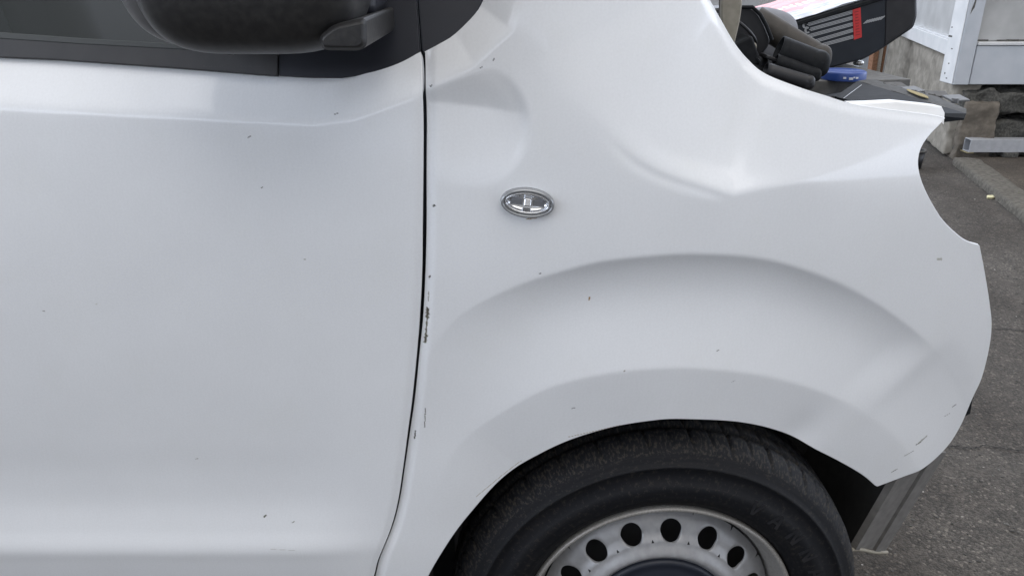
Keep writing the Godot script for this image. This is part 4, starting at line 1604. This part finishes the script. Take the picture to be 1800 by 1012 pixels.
	# loose hoses and a cable
	var runs := [["black cable looping over the housing by the beige strip", 0.0035, [Vector3(0.41, 1.24, -0.68), Vector3(0.44, 1.235, -0.66), Vector3(0.47, 1.215, -0.655), Vector3(0.495, 1.19, -0.67), Vector3(0.505, 1.16, -0.70)], M.black_plastic], ["thin grey hose running down beside the beige strip", 0.0055, [Vector3(0.415, 1.27, -0.66), Vector3(0.418, 1.22, -0.64), Vector3(0.430, 1.18, -0.62), Vector3(0.455, 1.15, -0.58), Vector3(0.48, 1.12, -0.56), Vector3(0.48, 1.06, -0.56)], M.duct_pale]]
	for e in runs:
		st = new_st()
		var path := PackedVector3Array()
		for i in e[2].size() - 1:
			for k in 5:
				path.append((e[2][i] as Vector3).cubic_interpolate(e[2][i + 1], e[2][maxi(i - 1, 0)], e[2][mini(i + 2, e[2].size() - 1)], k / 5.0))
		tube(st, path, e[1], 10)
		tag(put("hose", st.commit(), e[3]), e[0], "hose")
	# bundle of black ducts
	var duct := thing("duct_bundle", "bundle of dusty black plastic ducts lying side by side", "engine part", Vector3(0.58, 1.06, -0.68))
	var ds := [["duct", Vector3(0.520, 1.226, -0.78), Vector3(0.652, 1.148, -0.72), 0.028, 0.0, M.duct_pale], ["duct", Vector3(0.540, 1.1755, -0.66), Vector3(0.624, 1.1455, -0.65), 0.0275, 0.004, M.dusty_dark], ["duct", Vector3(0.527, 1.157, -0.63), Vector3(0.611, 1.1285, -0.625), 0.0135, 0.003, M.dusty_dark], ["duct", Vector3(0.500, 1.142, -0.60), Vector3(0.590, 1.117, -0.60), 0.015, 0.003, M.black_plastic]]
	for d in ds:
		st = new_st()
		var p := PackedVector3Array()
		for i in 7:
			p.append(d[1].lerp(d[2], i / 6.0))
		tube(st, p, d[3], 24, d[4])
		superq(st, d[2] - (d[2] - d[1]).normalized() * d[3] * 0.35, Vector3.ONE * d[3] * 0.99, 0.72, 28, 20)
		put_at("duct", finish(st), d[5], duct, Vector3(0.58, 1.06, -0.68))
	st = new_st()
	rbox(st, Vector3(0.56, 1.145, -0.655), Vector3(0.11, 0.008, 0.05), 0.003, Basis(Vector3.BACK, -0.36))
	put_at("web", st.commit(), M.black_plastic, duct, Vector3(0.58, 1.06, -0.68))
	# beige strip that stands at the wing's edge
	st = new_st()
	prism(st, smooth_corner(PackedVector2Array([Vector2(0.358, 1.42), Vector2(0.390, 1.42), Vector2(0.396, 1.34), Vector2(0.3955, 1.2968), Vector2(0.3980, 1.2690), Vector2(0.3965, 1.2408), Vector2(0.3917, 1.2074), Vector2(0.386, 1.06), Vector2(0.378, 1.06), Vector2(0.3700, 1.2074), Vector2(0.362, 1.2597), Vector2(0.3597, 1.2968)]), 0.006), -0.44, -0.452, 0.003)
	var be := put("beige_strip", st.commit(), M.beige)
	tag(be, "upright beige plastic strip at the top edge of the wing", "plastic strip")
	# blue lid
	var lid := thing("blue_lid", "round blue lid with white print beside the ducts", "lid", Vector3(0.735, 1.099, -0.795))
	st = new_st()
	lathe(st, Vector3.ZERO, [[0.0475, 0.0], [0.0475, 0.014], [0.0460, 0.0175], [0.0435, 0.0185], [0.0425, 0.0165], [0.0005, 0.0165]], 56)
	var lm := put("disc", finish(st), M.blue, lid)
	lm.rotation_degrees = Vector3(-90, 0, 0)
	for e in [[-108.0, 0.006, 0.004], [-92.0, 0.009, 0.005], [-76.0, 0.006, 0.004], [-84.0, 0.004, 0.003]]:
		st = new_st()
		var ang := deg_to_rad(e[0])
		rbox(st, Vector3(0, 0, 0), Vector3(e[1], e[2], 0.0012), 0.0004)
		var pr := put("print_mark", st.commit(), M.white_print, lid)
		pr.position = Vector3(cos(ang) * 0.0476, 0.0075 - 0.002 * (e[1] - 0.006) * 500.0 * 0.5, -sin(ang) * 0.0476)
		pr.rotation.y = ang + PI / 2
	# grey board under the lid
	st = new_st()
	rbox(st, Vector3(0, 0.019, 0), Vector3(0.34, 0.038, 0.32), 0.003, Basis(Vector3.UP, 0.12))
	var gb := put("grey_board", st.commit(), M.board)
	gb.position = Vector3(0.70, 1.060, -0.935)
	tag(gb, "flat grey board under the blue lid", "board")
	# crumpled foil
	st = new_st(true)
	superq(st, Vector3.ZERO, Vector3(0.014, 0.007, 0.010), 0.9, 14, 8)
	var fo := put("foil_scrap", finish(st, false), M.foil)
	fo.position = Vector3(0.905, 1.094, -1.13)
	tag(fo, "crumpled silver foil scrap under the black case", "foil")
	# long black trim piece across the front
	var tray := thing("black_trim_piece", "long dusty black plastic trim with yellow stain behind the wing's edge", "trim piece", Vector3(0.70, 1.06, -0.45))
	var off2 := Vector3(0.70, 1.06, -0.45)
	var F := [Vector3(0.733, 1.1055, -0.712), Vector3(0.752, 1.1045, -0.53), Vector3(0.768, 1.103, -0.340)]
	var low := [Vector3(0.650, 1.089, -0.612), Vector3(0.690, 1.088, -0.44), Vector3(0.762, 1.0965, -0.333)]
	var back := [Vector3(0.085, -0.010, -0.045), Vector3(0.090, -0.010, -0.055), Vector3(0.030, -0.004, -0.060)]
	st = new_st()
	for i in 2:
		for k in 6:   # a slightly domed, dented top
			var t0 := k / 6.0
			var t1 := (k + 1) / 6.0
			for m in 5:
				var u0 := m / 5.0
				var u1 := (m + 1) / 5.0
				var P := func(u: float, t: float) -> Vector3:
					return (F[i] as Vector3).lerp(F[i + 1], u) + (back[i] as Vector3).lerp(back[i + 1], u) * t + Vector3(0, 0.004 * sin(PI * t) + 0.0012 * sin(u * 9.0 + i * 3.0 + t * 5.0), 0)
				quad(st, P.call(u0, t0), P.call(u0, t1), P.call(u1, t1), P.call(u1, t0))
	put_at("top_face", finish(st), M.tray_top, tray, off2)
	st = new_st(true)
	for i in 2:
		quad(st, low[i], F[i], F[i + 1], low[i + 1])
		quad(st, low[i] + Vector3(0, -0.03, 0), low[i], low[i + 1], low[i + 1] + Vector3(0, -0.02 if i == 0 else -0.003, 0))
	quad(st, low[0], low[0] + Vector3(0.02, -0.02, -0.14), F[0] + Vector3(0.02, -0.02, -0.04), F[0])
	quad(st, low[2] + Vector3(0, -0.003, 0), low[2], F[2], F[2] + back[2])
	put_at("front_face", finish(st, false), M.dusty_dark, tray, off2)
	st = new_st()
	var e1: Vector3 = F[0].lerp(F[1], 0.16)
	tube(st, PackedVector3Array([low[0].lerp(low[1], 0.16) + Vector3(0, 0.0008, 0.0008), e1 + Vector3(-0.012, -0.0016, 0.015)]), 0.0007, 6)
	put_at("seam", st.commit(), M.aluminium, tray, off2)
	st = new_st()
	prism(st, PackedVector2Array([Vector2(-0.060, 0.001), Vector2(-0.035, -0.007), Vector2(-0.01, -0.009), Vector2(0.02, -0.006), Vector2(0.055, -0.002), Vector2(0.05, 0.003), Vector2(0.02, 0.008), Vector2(-0.03, 0.007)]), 0.0012, 0.0, 0.0004)
	var ys := put_at("yellow_stain", st.commit(), M.yellow, tray, off2)
	ys.position = Vector3(0.771, 1.1075, -0.525) - off2
	ys.rotation_degrees = Vector3(-88, 84, 0)
	# loose grey plates along its back
	var at := [[0.800, 1.0985, -0.680, 8.0], [0.806, 1.0990, -0.615, 25.0], [0.826, 1.0985, -0.560, -10.0], [0.838, 1.0985, -0.510, 15.0]]
	for i in 4:
		st = new_st()
		rbox(st, Vector3(0, 0.003, 0), Vector3(0.040, 0.004, 0.030), 0.0015, Basis(Vector3.RIGHT, 0.2))
		rbox(st, Vector3(-0.012, 0.001, 0.012), Vector3(0.010, 0.010, 0.012), 0.002, Basis(Vector3.UP, 0.5))
		var pp := put("plastic_plate", st.commit(), M.dusty if i % 2 == 0 else M.plate)
		pp.position = Vector3(at[i][0], at[i][1], at[i][2])
		pp.rotation_degrees.y = at[i][3]
		tag(pp, "small %s plate in the row behind the black trim, %s" % [["dull grey", "shiny grey", "dull grey", "shiny grey"][i], ["nearest the blue lid", "second from the lid", "third from the lid", "farthest from the lid"][i]], "plate", "small plates behind the black trim")

func put_at(called: String, mesh: Mesh, m: Material, parent: Node3D, origin: Vector3) -> MeshInstance3D:
	var o := put(called, mesh, m, parent)
	o.position = -origin
	return o

# rounds every corner of an outline
func smooth_corner(p: PackedVector2Array, r: float) -> PackedVector2Array:
	var out := PackedVector2Array()
	var n := p.size()
	for i in n:
		var a := p[(i + n - 1) % n]
		var b := p[i]
		var c := p[(i + 1) % n]
		var ra := minf(r, b.distance_to(a) * 0.45)
		var rc := minf(r, b.distance_to(c) * 0.45)
		var s := b + (a - b).normalized() * ra
		var e := b + (c - b).normalized() * rc
		for k in 5:
			var t := k / 4.0
			out.append(s.lerp(b, t).lerp(b.lerp(e, t), t))
	return out
